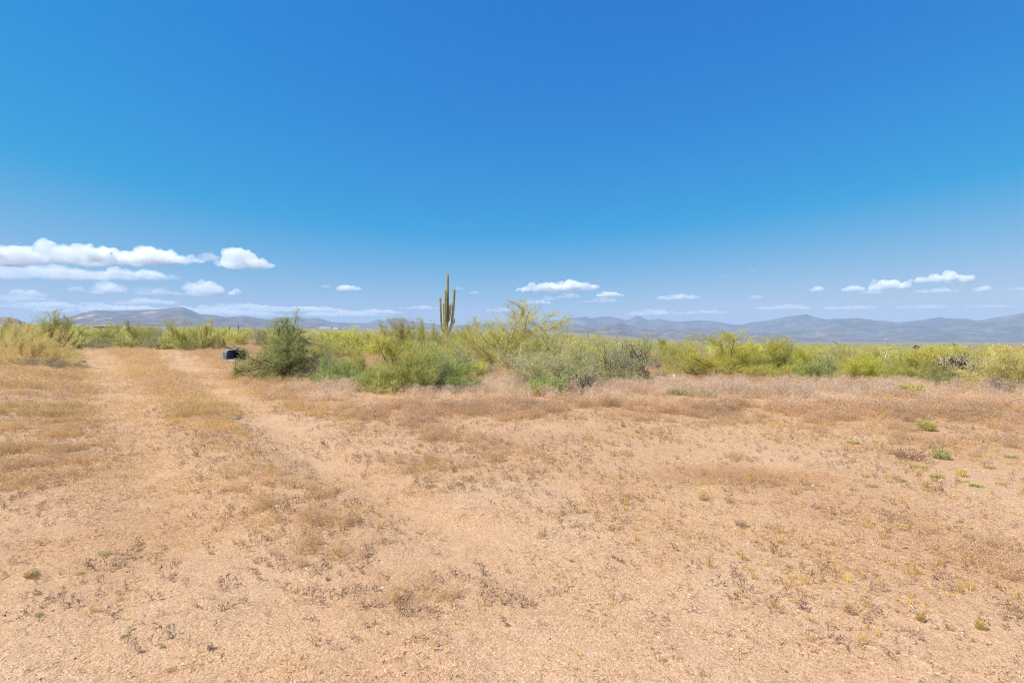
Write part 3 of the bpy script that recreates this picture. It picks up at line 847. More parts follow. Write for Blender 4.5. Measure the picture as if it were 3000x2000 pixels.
def whereabouts(px, d):
    z = [(130, 'behind the large straw-yellow broom'), (300, 'under the mesa shoulder'), (480, 'straight ahead of the tyre ruts'), (680, 'before the brown rise'), (860, 'behind the dumped junk'), (1000, 'behind the dark-limbed mesquite'),
         (1150, 'behind the front palo verde bush'), (1300, 'close to the saguaro'), (1480, 'beside the large open palo verde'), (1720, 'behind the wide grey-green shrub'), (1860, 'behind the orange-blossomed cholla'), (2010, 'at the back of the brown clearing'),
         (2180, 'behind the huge yellow palo verde'), (2330, 'behind the sprawling palo verde'), (2480, 'behind the vivid green shrub'), (2620, 'near the bare white snag'), (2780, 'behind the golden-topped palo verde'), (2900, 'behind the red-fruit cactus'), (9999, 'behind the leaning broom')]
    return next(t for lim, t in z if px < lim)

def build_named_plants():
    P = px_plant
    P('mesquite_tree', 'dark-limbed mesquite with a spiky leader beside the dumped junk', 'tree', 'mesquite', 848, 20.5, 938, 230, 42000, 175)
    P('mesquite_tree', 'tall spindly mesquite sprig sticking up behind the dark-limbed mesquite', 'tree', 'mesquite', 838, 21.5, 906, 80, 7000, 172)
    P('green_shrub', 'low green shrub at the foot of the dark-limbed mesquite', 'shrub', 'green_shrub', 985, 17.8, 1050, 175, 20000, 103)
    P('dry_brush', 'tangle of bare brown brush between mesquite and low green shrub', 'shrub', 'dry_brush', 965, 19.5, 1032, 140, 9000, 104)
    P('palo_verde_tree', 'yellow-green palo verde bush with dark stems in front of the saguaro', 'tree', 'palo_verde', 1160, 15.6, 988, 220, 25000, 405)
    P('green_shrub', 'bright green leafy shrub leaning on the front palo verde bush', 'shrub', 'green_shrub', 1300, 17.0, 1003, 170, 22000, 106)
    P('dry_brush', 'dead brown thorn brush rising behind the bright green leafy shrub', 'shrub', 'dry_brush', 1345, 24, 1005, 110, 7000, 107)
    P('dry_brush', 'small round grey-brown bush alone in the clearing', 'shrub', 'dry_brush', 1436, 22, 1060, 52, 4500, 108)
    P('palo_verde_tree', 'small olive bush at the clearing edge near the saguaro', 'tree', 'palo_verde', 1392, 19.5, 1058, 70, 7000, 109)
    P('palo_verde_tree', 'large open palo verde with bare arching limbs behind the clearing', 'tree', 'open_palo_verde', 1500, 27, 885, 320, 42000, 310)
    P('palo_verde_tree', 'drooping yellow palo verde limb mass beside the large open palo verde', 'tree', 'open_palo_verde', 1590, 29, 918, 210, 20000, 311)
    P('palo_verde_tree', 'thin pale palo verde between saguaro and large open palo verde', 'tree', 'open_palo_verde', 1385, 34, 930, 150, 17000, 112)
    P('grey_green_shrub', 'wide grey-green shrub mass in front of the large open palo verde', 'shrub', 'grey_green_shrub', 1635, 15.6, 1002, 310, 30000, 113)
    P('grey_green_shrub', 'rounded grey-green shrub next to the chain-fruit cactus', 'shrub', 'grey_green_shrub', 1765, 17.5, 1000, 190, 20000, 114)
    P('green_shrub', 'bright green weed clump at the foot of the wide grey-green shrub', 'shrub', 'green_shrub', 1612, 14.4, 1098, 100, 7000, 115)
    P('dry_brush', 'upright dead stalks beside the bright green weed clump', 'shrub', 'dry_brush', 1722, 15.3, 1088, 60, 2500, 116)
    P('palo_verde_tree', 'huge yellow-blossomed palo verde with dense rounded crown', 'tree', 'yellow_palo_verde', 2120, 20.5, 974, 310, 34000, 117)
    P('palo_verde_tree', 'sprawling palo verde with pale fallen limbs next to the huge yellow one', 'tree', 'palo_verde', 2255, 22, 988, 190, 22000, 118)
    P('dry_brush', 'grey dead brush under the sprawling palo verde with fallen limbs', 'shrub', 'dry_brush', 2225, 20, 1075, 110, 6000, 119)
    P('palo_verde_tree', 'yellow-green palo verde behind the vivid green shrub', 'tree', 'yellow_palo_verde', 2345, 24, 1018, 130, 16000, 120)
    P('green_shrub', 'vivid green shrub at the edge of the pale grass', 'shrub', 'green_shrub', 2412, 19.3, 1045, 125, 16000, 121)
    P('palo_verde_tree', 'short yellow palo verde beside the vivid green shrub', 'tree', 'yellow_palo_verde', 2535, 20.5, 1040, 150, 18000, 122)
    P('palo_verde_tree', 'olive palo verde with dark forked stems near the cactus with red fruit', 'tree', 'palo_verde', 2655, 19.5, 1018, 150, 18000, 123)
    P('palo_verde_tree', 'golden-topped palo verde just behind the cactus with red fruit', 'tree', 'yellow_palo_verde', 2735, 21.5, 1014, 130, 15000, 124)
    P('green_shrub', 'leafy green weed at the foot of the cactus with red fruit', 'shrub', 'green_shrub', 2860, 17.6, 1085, 85, 6000, 125)
    P('green_shrub', 'low green weeds in front of the olive palo verde', 'shrub', 'green_shrub', 2760, 17.8, 1088, 110, 6000, 126)
    P('grey_green_shrub', 'pale silvery shrub between red-fruit cactus and straw-coloured broom', 'shrub', 'grey_green_shrub', 2895, 20.5, 1050, 110, 9000, 127)
    P('broom_shrub', 'straw-coloured broom shrub leaning out over the dry grass, red-fruit cactus side', 'shrub', 'broom', 2975, 16.0, 1010, 230, 30000, 128)
    P('broom_shrub', 'large straw-yellow broom shrub beside the grey slab', 'shrub', 'broom', 75, 28, 955, 270, 46000, 129)
    P('broom_shrub', 'shorter green-gold broom shrub next to the grey slab', 'shrub', 'broom', 178, 30, 1000, 110, 15000, 130)
    P('palo_verde_tree', 'yellow-green palo verde in the brown clearing behind the cactus', 'tree', 'palo_verde', 1965, 31, 988, 100, 14000, 131)
    P('dry_brush', 'grey brush in the brown clearing behind the white post', 'shrub', 'dry_brush', 1925, 27, 1040, 75, 4500, 132)
    P('dry_brush', 'grey twiggy brush beside the yellow-green clearing palo verde', 'shrub', 'dry_brush', 1870, 29, 1032, 80, 4500, 133)
    P('dry_brush', 'round grey twig bush between clearing palo verde and huge yellow one', 'shrub', 'dry_brush', 1985, 26, 1045, 60, 4000, 134)
    P('green_shrub', 'tiny green shrub in the brown clearing behind the white post', 'shrub', 'green_shrub', 1902, 20.5, 1092, 30, 1500, 135)
    P('green_shrub', 'small dark green shrub with upright stems near the white post', 'shrub', 'green_shrub', 1936, 19.5, 1085, 30, 1800, 136)
    P('grey_green_shrub', 'small dark shrub of a close pair standing in the dry grass', 'shrub', 'grey_green_shrub', 1975, 14.2, 1146, 36, 1600, 137, group='small dark shrub pair')
    P('grey_green_shrub', 'small dark shrub of a close pair standing in the dry grass', 'shrub', 'grey_green_shrub', 2012, 14.0, 1148, 30, 1500, 138, group='small dark shrub pair')
    P('grey_green_shrub', 'rounder dark shrub alone in the grass near the pair', 'shrub', 'grey_green_shrub', 2075, 13.6, 1150, 44, 2200, 139)
    P('dry_brush', 'brown grass-choked brush at the foot of the leaning broom', 'shrub', 'dry_brush', 2915, 15.4, 1100, 80, 4000, 140)
    P('dry_brush', 'brown brush at the foot of the large straw-yellow broom', 'shrub', 'dry_brush', 120, 26, 1040, 160, 6000, 141)
    P('dry_brush', 'grey-green low brush skirting the front palo verde bush', 'shrub', 'dry_brush', 1370, 15.2, 1120, 130, 5000, 142)
    P('green_shrub', 'thin green shrub with arching twigs before the clearing', 'shrub', 'green_shrub', 1345, 15.8, 1095, 110, 5000, 143)
    P('palo_verde_tree', 'rounded olive bush between low green shrub and front palo verde', 'tree', 'palo_verde', 1050, 19.0, 1020, 110, 11000, 151)
    P('green_shrub', 'broad green shrub behind the low green shrub', 'shrub', 'green_shrub', 945, 25.0, 1010, 140, 13000, 152)
    P('grey_green_shrub', 'leafy grey-green bush nestling against the front palo verde bush', 'shrub', 'grey_green_shrub', 1245, 16.4, 1030, 130, 13000, 153)
    P('palo_verde_tree', 'pale yellow-green bush behind the wide grey-green shrub', 'tree', 'palo_verde', 1700, 20.5, 985, 200, 18000, 154)
    # tree line beyond the track
    row = [(50, 62, 932, 130, 'palo_verde'), (122, 58, 913, 115, 'palo_verde'), (190, 60, 914, 105, 'palo_verde'), (262, 80, 950, 100, 'palo_verde'), (315, 84, 942, 110, 'green_shrub'), (384, 82, 942, 90, 'palo_verde'),
           (430, 78, 945, 90, 'palo_verde'), (470, 74, 955, 80, 'grey_green_shrub'), (540, 66, 936, 110, 'yellow_palo_verde'), (600, 64, 933, 90, 'palo_verde'), (640, 66, 950, 50, 'palo_verde'),
           (240, 70, 985, 90, 'green_shrub'), (320, 72, 982, 110, 'green_shrub'), (400, 70, 982, 110, 'green_shrub'), (480, 68, 978, 90, 'palo_verde'), (560, 62, 985, 80, 'green_shrub'), (450, 66, 992, 70, 'grey_green_shrub'), (290, 68, 995, 60, 'grey_green_shrub')]
    for i, (x, d, top, w, stl) in enumerate(row):
        nm = {'green_shrub': 'green_shrub', 'grey_green_shrub': 'grey_green_shrub'}.get(stl, 'palo_verde_tree')
        lb = {'green_shrub': 'leafy green shrub in the hedge-like thicket where the track ends', 'grey_green_shrub': 'grey-green shrub in the hedge-like thicket where the track ends',
              'palo_verde': 'yellow-green palo verde in the hedge-like thicket where the track ends', 'yellow_palo_verde': 'brightest yellow palo verde of the thicket where the track ends'}[stl]
        lb = ('tall ' if top < 950 else 'low ' if top > 984 else '') + {'green_shrub': 'leafy green shrub ', 'grey_green_shrub': 'grey-green shrub ', 'palo_verde': 'yellow-green palo verde ', 'open_palo_verde': 'wispy broom-like palo verde ', 'yellow_palo_verde': 'blossom-yellow palo verde '}[stl] + whereabouts(x, d) + (', front row' if d < 38 else ', further back' if d > 58 else '')
        P(nm, lb, 'tree' if nm.endswith('tree') else 'shrub', stl, x, d, top, w, 9000, 200 + i, key=(stl, i % 3), rot=i * 1.3, group='thicket where the track ends')
    mid = [(1170, 46, 930, 100, 'open_palo_verde'), (1228, 48, 936, 80, 'open_palo_verde'), (1278, 50, 946, 70, 'palo_verde'), (1100, 44, 962, 100, 'yellow_palo_verde'), (1030, 50, 956, 110, 'yellow_palo_verde'), (960, 58, 968, 90, 'palo_verde'),
           (880, 46, 985, 120, 'green_shrub'), (940, 40, 990, 110, 'palo_verde'), (1010, 38, 1000, 110, 'palo_verde'), (820, 60, 955, 90, 'yellow_palo_verde'), (765, 80, 955, 90, 'grey_green_shrub'), (700, 85, 962, 80, 'yellow_palo_verde'),
           (1345, 40, 950, 100, 'open_palo_verde'), (1425, 42, 940, 110, 'open_palo_verde'), (1250, 34, 985, 120, 'grey_green_shrub'), (1320, 30, 990, 110, 'open_palo_verde'), (1230, 28, 1000, 90, 'palo_verde'), (1450, 32, 985, 110, 'palo_verde')]
    for i, (x, d, top, w, stl) in enumerate(mid):
        nm = {'green_shrub': 'green_shrub', 'grey_green_shrub': 'grey_green_shrub'}.get(stl, 'palo_verde_tree')
        lb = {'green_shrub': 'green shrub in the scrub around the saguaro foot', 'grey_green_shrub': 'grey-green shrub in the scrub around the saguaro foot', 'palo_verde': 'palo verde in the scrub around the saguaro foot',
              'open_palo_verde': 'wispy broom-like palo verde in the scrub around the saguaro foot', 'yellow_palo_verde': 'bright yellow palo verde in the scrub around the saguaro foot'}[stl]
        lb = ('tall ' if top < 950 else 'low ' if top > 984 else '') + {'green_shrub': 'leafy green shrub ', 'grey_green_shrub': 'grey-green shrub ', 'palo_verde': 'yellow-green palo verde ', 'open_palo_verde': 'wispy broom-like palo verde ', 'yellow_palo_verde': 'blossom-yellow palo verde '}[stl] + whereabouts(x, d) + (', front row' if d < 38 else ', further back' if d > 58 else '')
        P(nm, lb, 'tree' if nm.endswith('tree') else 'shrub', stl, x, d, top, w, 9000, 240 + i, key=(stl, i % 3), rot=i * 1.7, group='scrub around the saguaro foot')
    right = [(1700, 44, 976, 80, 'yellow_palo_verde'), (1745, 48, 970, 80, 'yellow_palo_verde'), (1795, 50, 978, 90, 'palo_verde'), (1850, 46, 975, 80, 'palo_verde'), (1885, 40, 978, 100, 'yellow_palo_verde'), (1935, 44, 990, 70, 'palo_verde'), (1985, 42, 985, 90, 'palo_verde'),
             (2035, 36, 990, 90, 'palo_verde'), (2210, 40, 975, 120, 'palo_verde'), (2160, 34, 985, 100, 'yellow_palo_verde'), (2300, 34, 1005, 90, 'yellow_palo_verde'), (2370, 50, 998, 100, 'palo_verde'), (2430, 42, 990, 110, 'palo_verde'), (2500, 40, 998, 130, 'palo_verde'),
             (2570, 48, 1003, 110, 'palo_verde'), (2640, 44, 1005, 110, 'palo_verde'), (2700, 50, 1012, 100, 'palo_verde'), (2770, 40, 1008, 110, 'yellow_palo_verde'), (2830, 34, 1000, 110, 'palo_verde'), (2890, 38, 1006, 110, 'yellow_palo_verde'), (2950, 44, 1012, 110, 'palo_verde'),
             (2450, 28, 1030, 100, 'grey_green_shrub'), (2600, 28, 1032, 110, 'palo_verde'), (2780, 28, 1028, 100, 'palo_verde'), (2850, 25, 1040, 90, 'palo_verde'), (2930, 27, 1040, 90, 'grey_green_shrub'), (1690, 30, 1000, 110, 'green_shrub'), (1760, 32, 998, 100, 'grey_green_shrub'), (1820, 34, 1005, 90, 'green_shrub'),
             (3020, 30, 1020, 120, 'grey_green_shrub'), (2270, 30, 1015, 80, 'palo_verde'), (1905, 34, 1018, 70, 'green_shrub')]
    for i, (x, d, top, w, stl) in enumerate(right):
        stl = 'grey_green_shrub' if i % 5 == 2 else 'green_shrub' if i % 6 == 4 else stl
        top = top + (8 if x > 2200 else 3) + (i * 37) % 9
        nm = {'green_shrub': 'green_shrub', 'grey_green_shrub': 'grey_green_shrub'}.get(stl, 'palo_verde_tree')
        lb = {'green_shrub': 'green shrub in the scrub belt behind the huge yellow palo verde', 'grey_green_shrub': 'grey-green shrub in the scrub belt behind the huge yellow palo verde', 'palo_verde': 'olive palo verde in the scrub belt behind the huge yellow palo verde', 
              'yellow_palo_verde': 'yellow-topped tree in the scrub belt behind the huge yellow palo verde'}[stl]
        lb = ('tall ' if top < 950 else 'low ' if top > 984 else '') + {'green_shrub': 'leafy green shrub ', 'grey_green_shrub': 'grey-green shrub ', 'palo_verde': 'yellow-green palo verde ', 'open_palo_verde': 'wispy broom-like palo verde ', 'yellow_palo_verde': 'blossom-yellow palo verde '}[stl] + whereabouts(x, d) + (', front row' if d < 38 else ', further back' if d > 58 else '')
        P(nm, lb, 'tree' if nm.endswith('tree') else 'shrub', stl, x, d, top, w, 9000, 280 + i, key=(stl, i % 3), rot=i * 1.1, group='scrub belt behind the huge yellow palo verde')
build_named_plants()

# ---- more trees of the belt, further back
def build_belt():
    rg = np.random.default_rng(5)
    n = 0
    spots = []
    while n < 150:
        px = rg.uniform(-250, 3250); d = rg.uniform(48, 150) if px > 900 else rg.uniform(80, 165)
        if 560 < px < 800 and d < 100: continue
        if 1285 < px < 1335 and d < 78: continue
        x = (px - 1500) / F * d
        if any((x - a) ** 2 + (d - b) ** 2 < 12 for a, b in spots): continue
        spots.append((x, d)); n += 1
        stl = rg.choice(['palo_verde', 'yellow_palo_verde', 'grey_green_shrub', 'green_shrub', 'palo_verde'])
        H = (rg.uniform(1.7, 3.2) if stl.endswith('verde') else rg.uniform(1.1, 1.9)) * (0.78 if px > 1600 else 1.0)
        W = H * rg.uniform(1.2, 1.9)
        nm = {'green_shrub': 'green_shrub', 'grey_green_shrub': 'grey_green_shrub'}.get(stl, 'palo_verde_tree')
        zone = ('beyond the track-end thicket' if px < 700 else 'beyond the dark-limbed mesquite' if px < 1100 else 'in back of the saguaro' if px < 1650 else 'beyond the brown clearing' if px < 2000 else 'beyond the huge yellow palo verde' if px < 2500 else 'on the way to the red-tiled house')
        size = 'tall' if H > 2.8 else 'middling' if H > 2.0 else 'low'
        lb = size + {'palo_verde': ' yellow-green palo verde', 'yellow_palo_verde': ' blossom-yellow palo verde', 'grey_green_shrub': ' grey-green bush', 'green_shrub': ' green bush'}[stl] + ' in the far scrub ' + zone
        put_plant(nm, lb, 'tree' if nm.endswith('tree') else 'shrub', stl, (x, d, float(terrain(x, d)) - 0.03), W, H, 9000, 0, group='far desert scrub', key=(stl, int(rg.integers(3))), rot=float(rg.uniform(0, 6.28)))
build_belt()

# ================================================================== SAGUARO
def cactus_material():
    m, n, l = mat('saguaro_skin')
    out = N(n, 'ShaderNodeOutputMaterial'); p = N(n, 'ShaderNodeBsdfPrincipled')
    at_ = N(n, 'ShaderNodeAttribute', attribute_name='tint')
    r = ramp(n, [(0.0, (0.15, 0.125, 0.065)), (0.3, (0.28, 0.27, 0.12)), (0.75, (0.42, 0.39, 0.19)), (1.0, (0.55, 0.47, 0.27))])
    l.new(at_.outputs['Fac'], r.inputs['Fac'])
    tc = N(n, 'ShaderNodeNewGeometry')
    no = N(n, 'ShaderNodeTexNoise'); no.inputs['Scale'].default_value = 3.0; no.inputs['Detail'].default_value = 5
    l.new(tc.outputs['Position'], no.inputs['Vector'])
    mx = N(n, 'ShaderNodeMix', data_type='RGBA', blend_type='MULTIPLY'); mx.inputs[0].default_value = 0.6
    rr = ramp(n, [(0.35, (0.6, 0.55, 0.5)), (0.6, (1.1, 1.1, 1.05))])
    l.new(no.outputs['Fac'], rr.inputs['Fac'])
    l.new(r.outputs['Color'], mx.inputs[6]); l.new(rr.outputs['Color'], mx.inputs[7])
    l.new(mx.outputs[2], p.inputs['Base Color']); p.inputs['Roughness'].default_value = 0.7
    l.new(p.outputs[0], out.inputs['Surface'])
    return m
SAG = cactus_material()

def column(path, r, taper_top=True, ribs=12, seed=0):
    """ribbed cactus column along a smoothed path; blunt rounded tip"""
    path = np.asarray(path, float)
    t = np.linspace(0, len(path) - 1, 46)
    pts = np.stack([np.interp(t, np.arange(len(path)), path[:, k]) for k in range(3)], 1)
    for _ in range(3):
        pts[1:-1] = (pts[:-2] + 2 * pts[1:-1] + pts[2:]) / 4
    u = np.linspace(0, 1, len(pts))
    rg = np.random.default_rng(seed)
    rad = r * (0.92 + 0.10 * np.sin(u * 9 + seed) * 0.5 + 0.08 * (vnoise(u * 9, u * 0 + seed) - 0.5))
    rad = rad * (0.8 + 0.2 * ss(0, 0.12, u))
    ln = np.concatenate([[0], np.cumsum(np.linalg.norm(np.diff(pts, axis=0), axis=1))])
    dt = ln[-1] - ln
    rad = rad * np.sqrt(np.clip(1 - (1 - np.clip(dt / (1.3 * r), 0, 1)) ** 2, 0.02, 1))
    g = Geo()
    sides = ribs * 2
    ring_t = np.where(np.arange(sides) % 2 == 0, 0.78, 0.22)
    tt = (ring_t[None, :] + 0.25 * (vnoise(u * 6, u * 0 + seed + 5)[:, None] - 0.5)).reshape(-1)
    tt = np.append(np.clip(tt, 0, 1), 0.6)
    tube(g, pts, rad, sides, tint=tt, ribs=0.22)
    return g.mesh('column', [SAG], smooth=False)

def build_saguaro():
    d = 75.0; k = d / F
    base = at(1309, d)
    root = link('saguaro_cactus', None, loc=base)
    tag(root, 'tall many-armed saguaro cactus standing above the scrub', 'cactus')
    def W(pts, dy=0.0):
        out = []
        for i, (x, y) in enumerate(pts):
            f = i / max(1, len(pts) - 1)
            out.append(((x - 1500) * k - base[0], dy * min(1, f * 2.2), EYE + (HOR - y) * k - base[2]))
        return out
    low = (1309, HOR + (EYE - base[2]) / k + 2)
    def part(nm, pts, dy, r, seed):
        me = column(W(pts, dy), r, seed=seed)
        link(nm, me, parent=root)
    part('trunk', [low, (1309, 985), (1309, 960), (1310.5, 930), (1311.3, 880), (1311.3, 799)], 0.0, 0.21, 1)
    part('arm', [(1308.5, 984), (1306.6, 974), (1306.0, 955), (1305.7, 906), (1306, 848)], -0.42, 0.18, 2)
    part('arm', [(1308, 977), (1301, 973), (1294, 963), (1293, 946), (1291.7, 913), (1290.6, 869.5)], -0.25, 0.175, 3)
    part('arm', [(1308, 973), (1303, 969), (1301, 955), (1299.4, 920), (1299, 886)], 0.35, 0.17, 4)
    part('arm', [(1310.5, 944), (1314, 940), (1317.6, 932), (1319.8, 913), (1320.9, 888.5)], -0.25, 0.16, 5)
    part('arm', [(1310.8, 938), (1313.5, 931), (1314.6, 918), (1315.5, 892)], 0.45, 0.135, 6)
    part('arm', [(1309.5, 982), (1316, 974), (1323, 955), (1326.8, 927), (1329, 899), (1330.7, 871), (1331.7, 845)], -0.1, 0.185, 7)
    part('arm', [(1313, 972), (1319, 958), (1322, 945), (1325.8, 906), (1326.6, 884)], 0.45, 0.145, 8)
    part('arm', [(1326.5, 949), (1329.6, 946), (1331.2, 940), (1331.7, 931.5)], -0.35, 0.15, 9)
build_saguaro()

def small_saguaro(px, d, top, label, arms=(), r=0.2, group=None):
    k = d / F; b = at(px, d)
    H = EYE + (HOR - top) * k - b[2]
    root = link('saguaro_cactus', None, loc=b); tag(root, label, 'cactus', group)
    link('trunk', column([(0, 0, -0.2), (0, 0, H * 0.3), (0, 0, H * 0.7), (0, 0, H)], r, seed=int(px)), parent=root)
    for (s, h0, h1) in arms:
        link('arm', column([(0, 0, H * h0), (s * 0.6, 0, H * h0 + 0.1), (s * 0.75, 0, H * h0 + 0.6), (s * 0.75, 0, H * h1)], r * 0.75, seed=int(px) + int(s * 3)), parent=root)
small_saguaro(2595, 150, 992, 'lone slim saguaro pole poking out of the far scrub belt')
small_saguaro(1721, 170, 965, 'distant slim saguaro before the dark foothills', r=0.22)
small_saguaro(1807, 190, 976, 'distant forked saguaro before the dark foothills', arms=((1, 0.4, 0.9), (-1, 0.5, 0.8)), r=0.22)
small_saguaro(672, 150, 955, 'distant thin saguaro beyond the brown rise', r=0.2)
small_saguaro(698, 170, 952, 'distant two-armed saguaro beyond the brown rise', arms=((1, 0.45, 0.85), (-1, 0.55, 0.9)), r=0.2)
small_saguaro(375, 150, 938, 'short saguaro showing above the track-end thicket', arms=((1, 0.5, 0.95),), r=0.22)

# ================================================================== CHOLLA CACTI
def cholla(name, label, px, d, top, wpx, seed, n=11, kids=(3, 4)):
    rg = np.random.default_rng(seed)
    b = at(px, d); W = wpx * d / F; H = EYE + (HOR - top) * d / F - b[2]
    sk = fit(skeleton(rg, stems=n, tilt=(0.1, 1.25), levels=2, kids=kids, spread=0.75, lift=0.25, wob=0.3, base_r=0.03, length=0.5, ratio=0.6), W, W * 0.85, H)
    root = link(name, None, loc=b); tag(root, label, 'cactus')
    g = Geo(); gs = Geo(); gf = Geo()
    for pts, r0, r1, lev in sk:
        pts[:, 2] = np.maximum(pts[:, 2], 0.02)
        rad = np.where(np.arange(len(pts)) % 2 == 0, 1.0, 0.75) * (0.032 if lev == 0 else 0.022 if lev == 1 else 0.016)
        tube(g, pts, rad, 4, tint=np.clip(0.15 + 0.3 * lev + rg.normal(0, 0.15), 0, 1))
        m = 16
        t = rg.random(m)[:, None]; i = rg.integers(0, len(pts) - 1, m)
        p = pts[i] * (1 - t) + pts[i + 1] * t
        leaves(gs, p, rg.normal(size=(m, 3)), 0.06, 0.007, rg, np.clip(rg.normal(0.75, 0.2, m), 0, 1))
        if lev == 2 and rg.random() < 0.14:
            q = pts[-1] + rg.normal(size=(5, 3)) * 0.025
            leaves(gf, q, rg.normal(size=(5, 3)) + [0, 0, 0.6], 0.06, 0.035, rg, rg.random(5))
    link('joints', g.mesh('joints', [CHO]), parent=root)
    link('spines', gs.mesh('spines', [GBK]), parent=root)
    link('blossoms', gf.mesh('blossoms', [ORG]), parent=root)
cholla('cholla_cactus', 'spiky cholla cactus with orange blossoms at the clearing edge', 1845, 18.5, 1012, 105, 41, 20, (4, 6))
cholla('cholla_cactus', 'dense grey cholla cactus with small red fruit before golden-topped palo verde', 2800, 19.5, 1043, 115, 42, 30, (5, 7))
cholla('cholla_cactus', 'low dead-looking cholla by the upright dead stalks', 1700, 14.8, 1090, 60, 43, 6)

# ================================================================== SCATTERED STUFF (grass, gravel, far scrub)
def scatter(name, label, cat, protos, P, rot, scale, idx, shade):
    pc = bpy.data.collections.new(name + '_sources')          # not linked to the scene
    for i, me in enumerate(protos):
        pc.objects.link(bpy.data.objects.new('%s_source_%02d' % (name, i), me))
    n = len(P)
    me = bpy.data.meshes.new(name)
    me.vertices.add(n); me.vertices.foreach_set('co', np.asarray(P, np.float32).ravel())
    for k, v in (('rot', rot), ('scl', scale)):
        a = me.attributes.new(k, 'FLOAT_VECTOR', 'POINT'); a.data.foreach_set('vector', np.asarray(v, np.float32).ravel())
    a = me.attributes.new('idx', 'INT', 'POINT'); a.data.foreach_set('value', np.asarray(idx, np.int32))
    a = me.attributes.new('shade', 'FLOAT', 'POINT'); a.data.foreach_set('value', np.asarray(shade, np.float32))
    me.update()
    o = link(name, me)
    ng = bpy.data.node_groups.new(name, 'GeometryNodeTree')
    ng.interface.new_socket('Geometry', in_out='INPUT', socket_type='NodeSocketGeometry')
    ng.interface.new_socket('Geometry', in_out='OUTPUT', socket_type='NodeSocketGeometry')
    gn = ng.nodes; gl = ng.links
    gi = gn.new('NodeGroupInput'); go = gn.new('NodeGroupOutput')
    ci = gn.new('GeometryNodeCollectionInfo'); ci.inputs['Collection'].default_value = pc
    ci.inputs['Separate Children'].default_value = True; ci.inputs['Reset Children'].default_value = True
    ip = gn.new('GeometryNodeInstanceOnPoints'); ip.inputs['Pick Instance'].default_value = True
    def na(nm, t):
        a_ = gn.new('GeometryNodeInputNamedAttribute'); a_.data_type = t; a_.inputs['Name'].default_value = nm
        return a_.outputs['Attribute']
    gl.new(gi.outputs[0], ip.inputs['Points']); gl.new(ci.outputs[0], ip.inputs['Instance'])
    gl.new(na('idx', 'INT'), ip.inputs['Instance Index']); gl.new(na('rot', 'FLOAT_VECTOR'), ip.inputs['Rotation']); gl.new(na('scl', 'FLOAT_VECTOR'), ip.inputs['Scale'])
    gl.new(ip.outputs[0], go.inputs[0])
    md = o.modifiers.new('scatter', 'NODES'); md.node_group = ng
    tag(o, label, cat, kind='stuff')
    return o

STRAW = plant_mat('straw_grass', [(0.0, (0.42, 0.27, 0.09)), (0.45, (0.68, 0.46, 0.18)), (0.8, (0.80, 0.58, 0.28)), (1.0, (0.87, 0.73, 0.46))], 0.5, inst=True, vary=0.22)
BROME = plant_mat('brome_grass', [(0.0, (0.36, 0.20, 0.105)), (0.45, (0.60, 0.39, 0.225)), (0.8, (0.74, 0.53, 0.335)), (1.0, (0.84, 0.68, 0.48))], 0.5, inst=True, vary=0.22)
DARKG = plant_mat('dead_seed_heads', [(0.0, (0.14, 0.085, 0.06)), (0.5, (0.30, 0.19, 0.125)), (1.0, (0.54, 0.37, 0.23))], 0.3, inst=True, vary=0.25)
GOLD = plant_mat('golden_tuft', [(0.0, (0.44, 0.27, 0.05)), (0.5, (0.64, 0.43, 0.11)), (1.0, (0.78, 0.60, 0.27))], 0.4, inst=True, vary=0.2)
PALE = plant_mat('bleached_grass', [(0.0, (0.50, 0.35, 0.22)), (0.5, (0.72, 0.56, 0.40)), (1.0, (0.86, 0.74, 0.58))], 0.5, inst=True, vary=0.2)

def tuft(seed, m, n, rad, hgt, tilt, wid, head=0, hl=0.035, hw=0.005, droop=0.3, flat=0):
    rg = np.random.default_rng(seed); g = Geo()
    a = rg.uniform(0, 6.283, n); t = np.abs(rg.normal(0, tilt, n)); t = np.minimum(t, 1.45)
    b = np.stack([np.cos(a), np.sin(a), np.zeros(n)], 1) * rad * np.sqrt(rg.random(n))[:, None]
    a2 = a + rg.normal(0, 0.6, n)
    d = np.stack([np.cos(a2) * np.sin(t), np.sin(a2) * np.sin(t), np.cos(t)], 1)
    L = rg.uniform(hgt[0], hgt[1], n)
    blades(g, b, d, L, wid, rg, np.clip(rg.normal(0.5, 0.22, n), 0, 1), droop)
    if head:
        k = min(head, n)
        tip = b[:k] + d[:k] * (L[:k] * 0.9)[:, None]
        for q in range(9):
            off = rg.normal(size=(k, 3)) * hl * 0.42
            hor = d[:k] * np.array([1, 1, 0])
            leaves(g, tip + off, hor * 0.8 + rg.normal(size=(k, 3)) * 0.5 + np.array([0, 0, 0.1]), hl, hw, rg, np.clip(rg.normal(0.5, 0.28, k), 0, 1))
    if flat:
        p = np.stack([rg.normal(0, rad * 2.2, flat), rg.normal(0, rad * 2.2, flat), rg.uniform(0.004, 0.03, flat)], 1)
        dd = rg.normal(size=(flat, 3)) * np.array([1, 1, 0.12])
        leaves(g, p, dd, rg.uniform(0.04, 0.10, flat), wid, rg, np.clip(rg.normal(0.6, 0.25, flat), 0, 1))
    return g.mesh('tuft', [m])

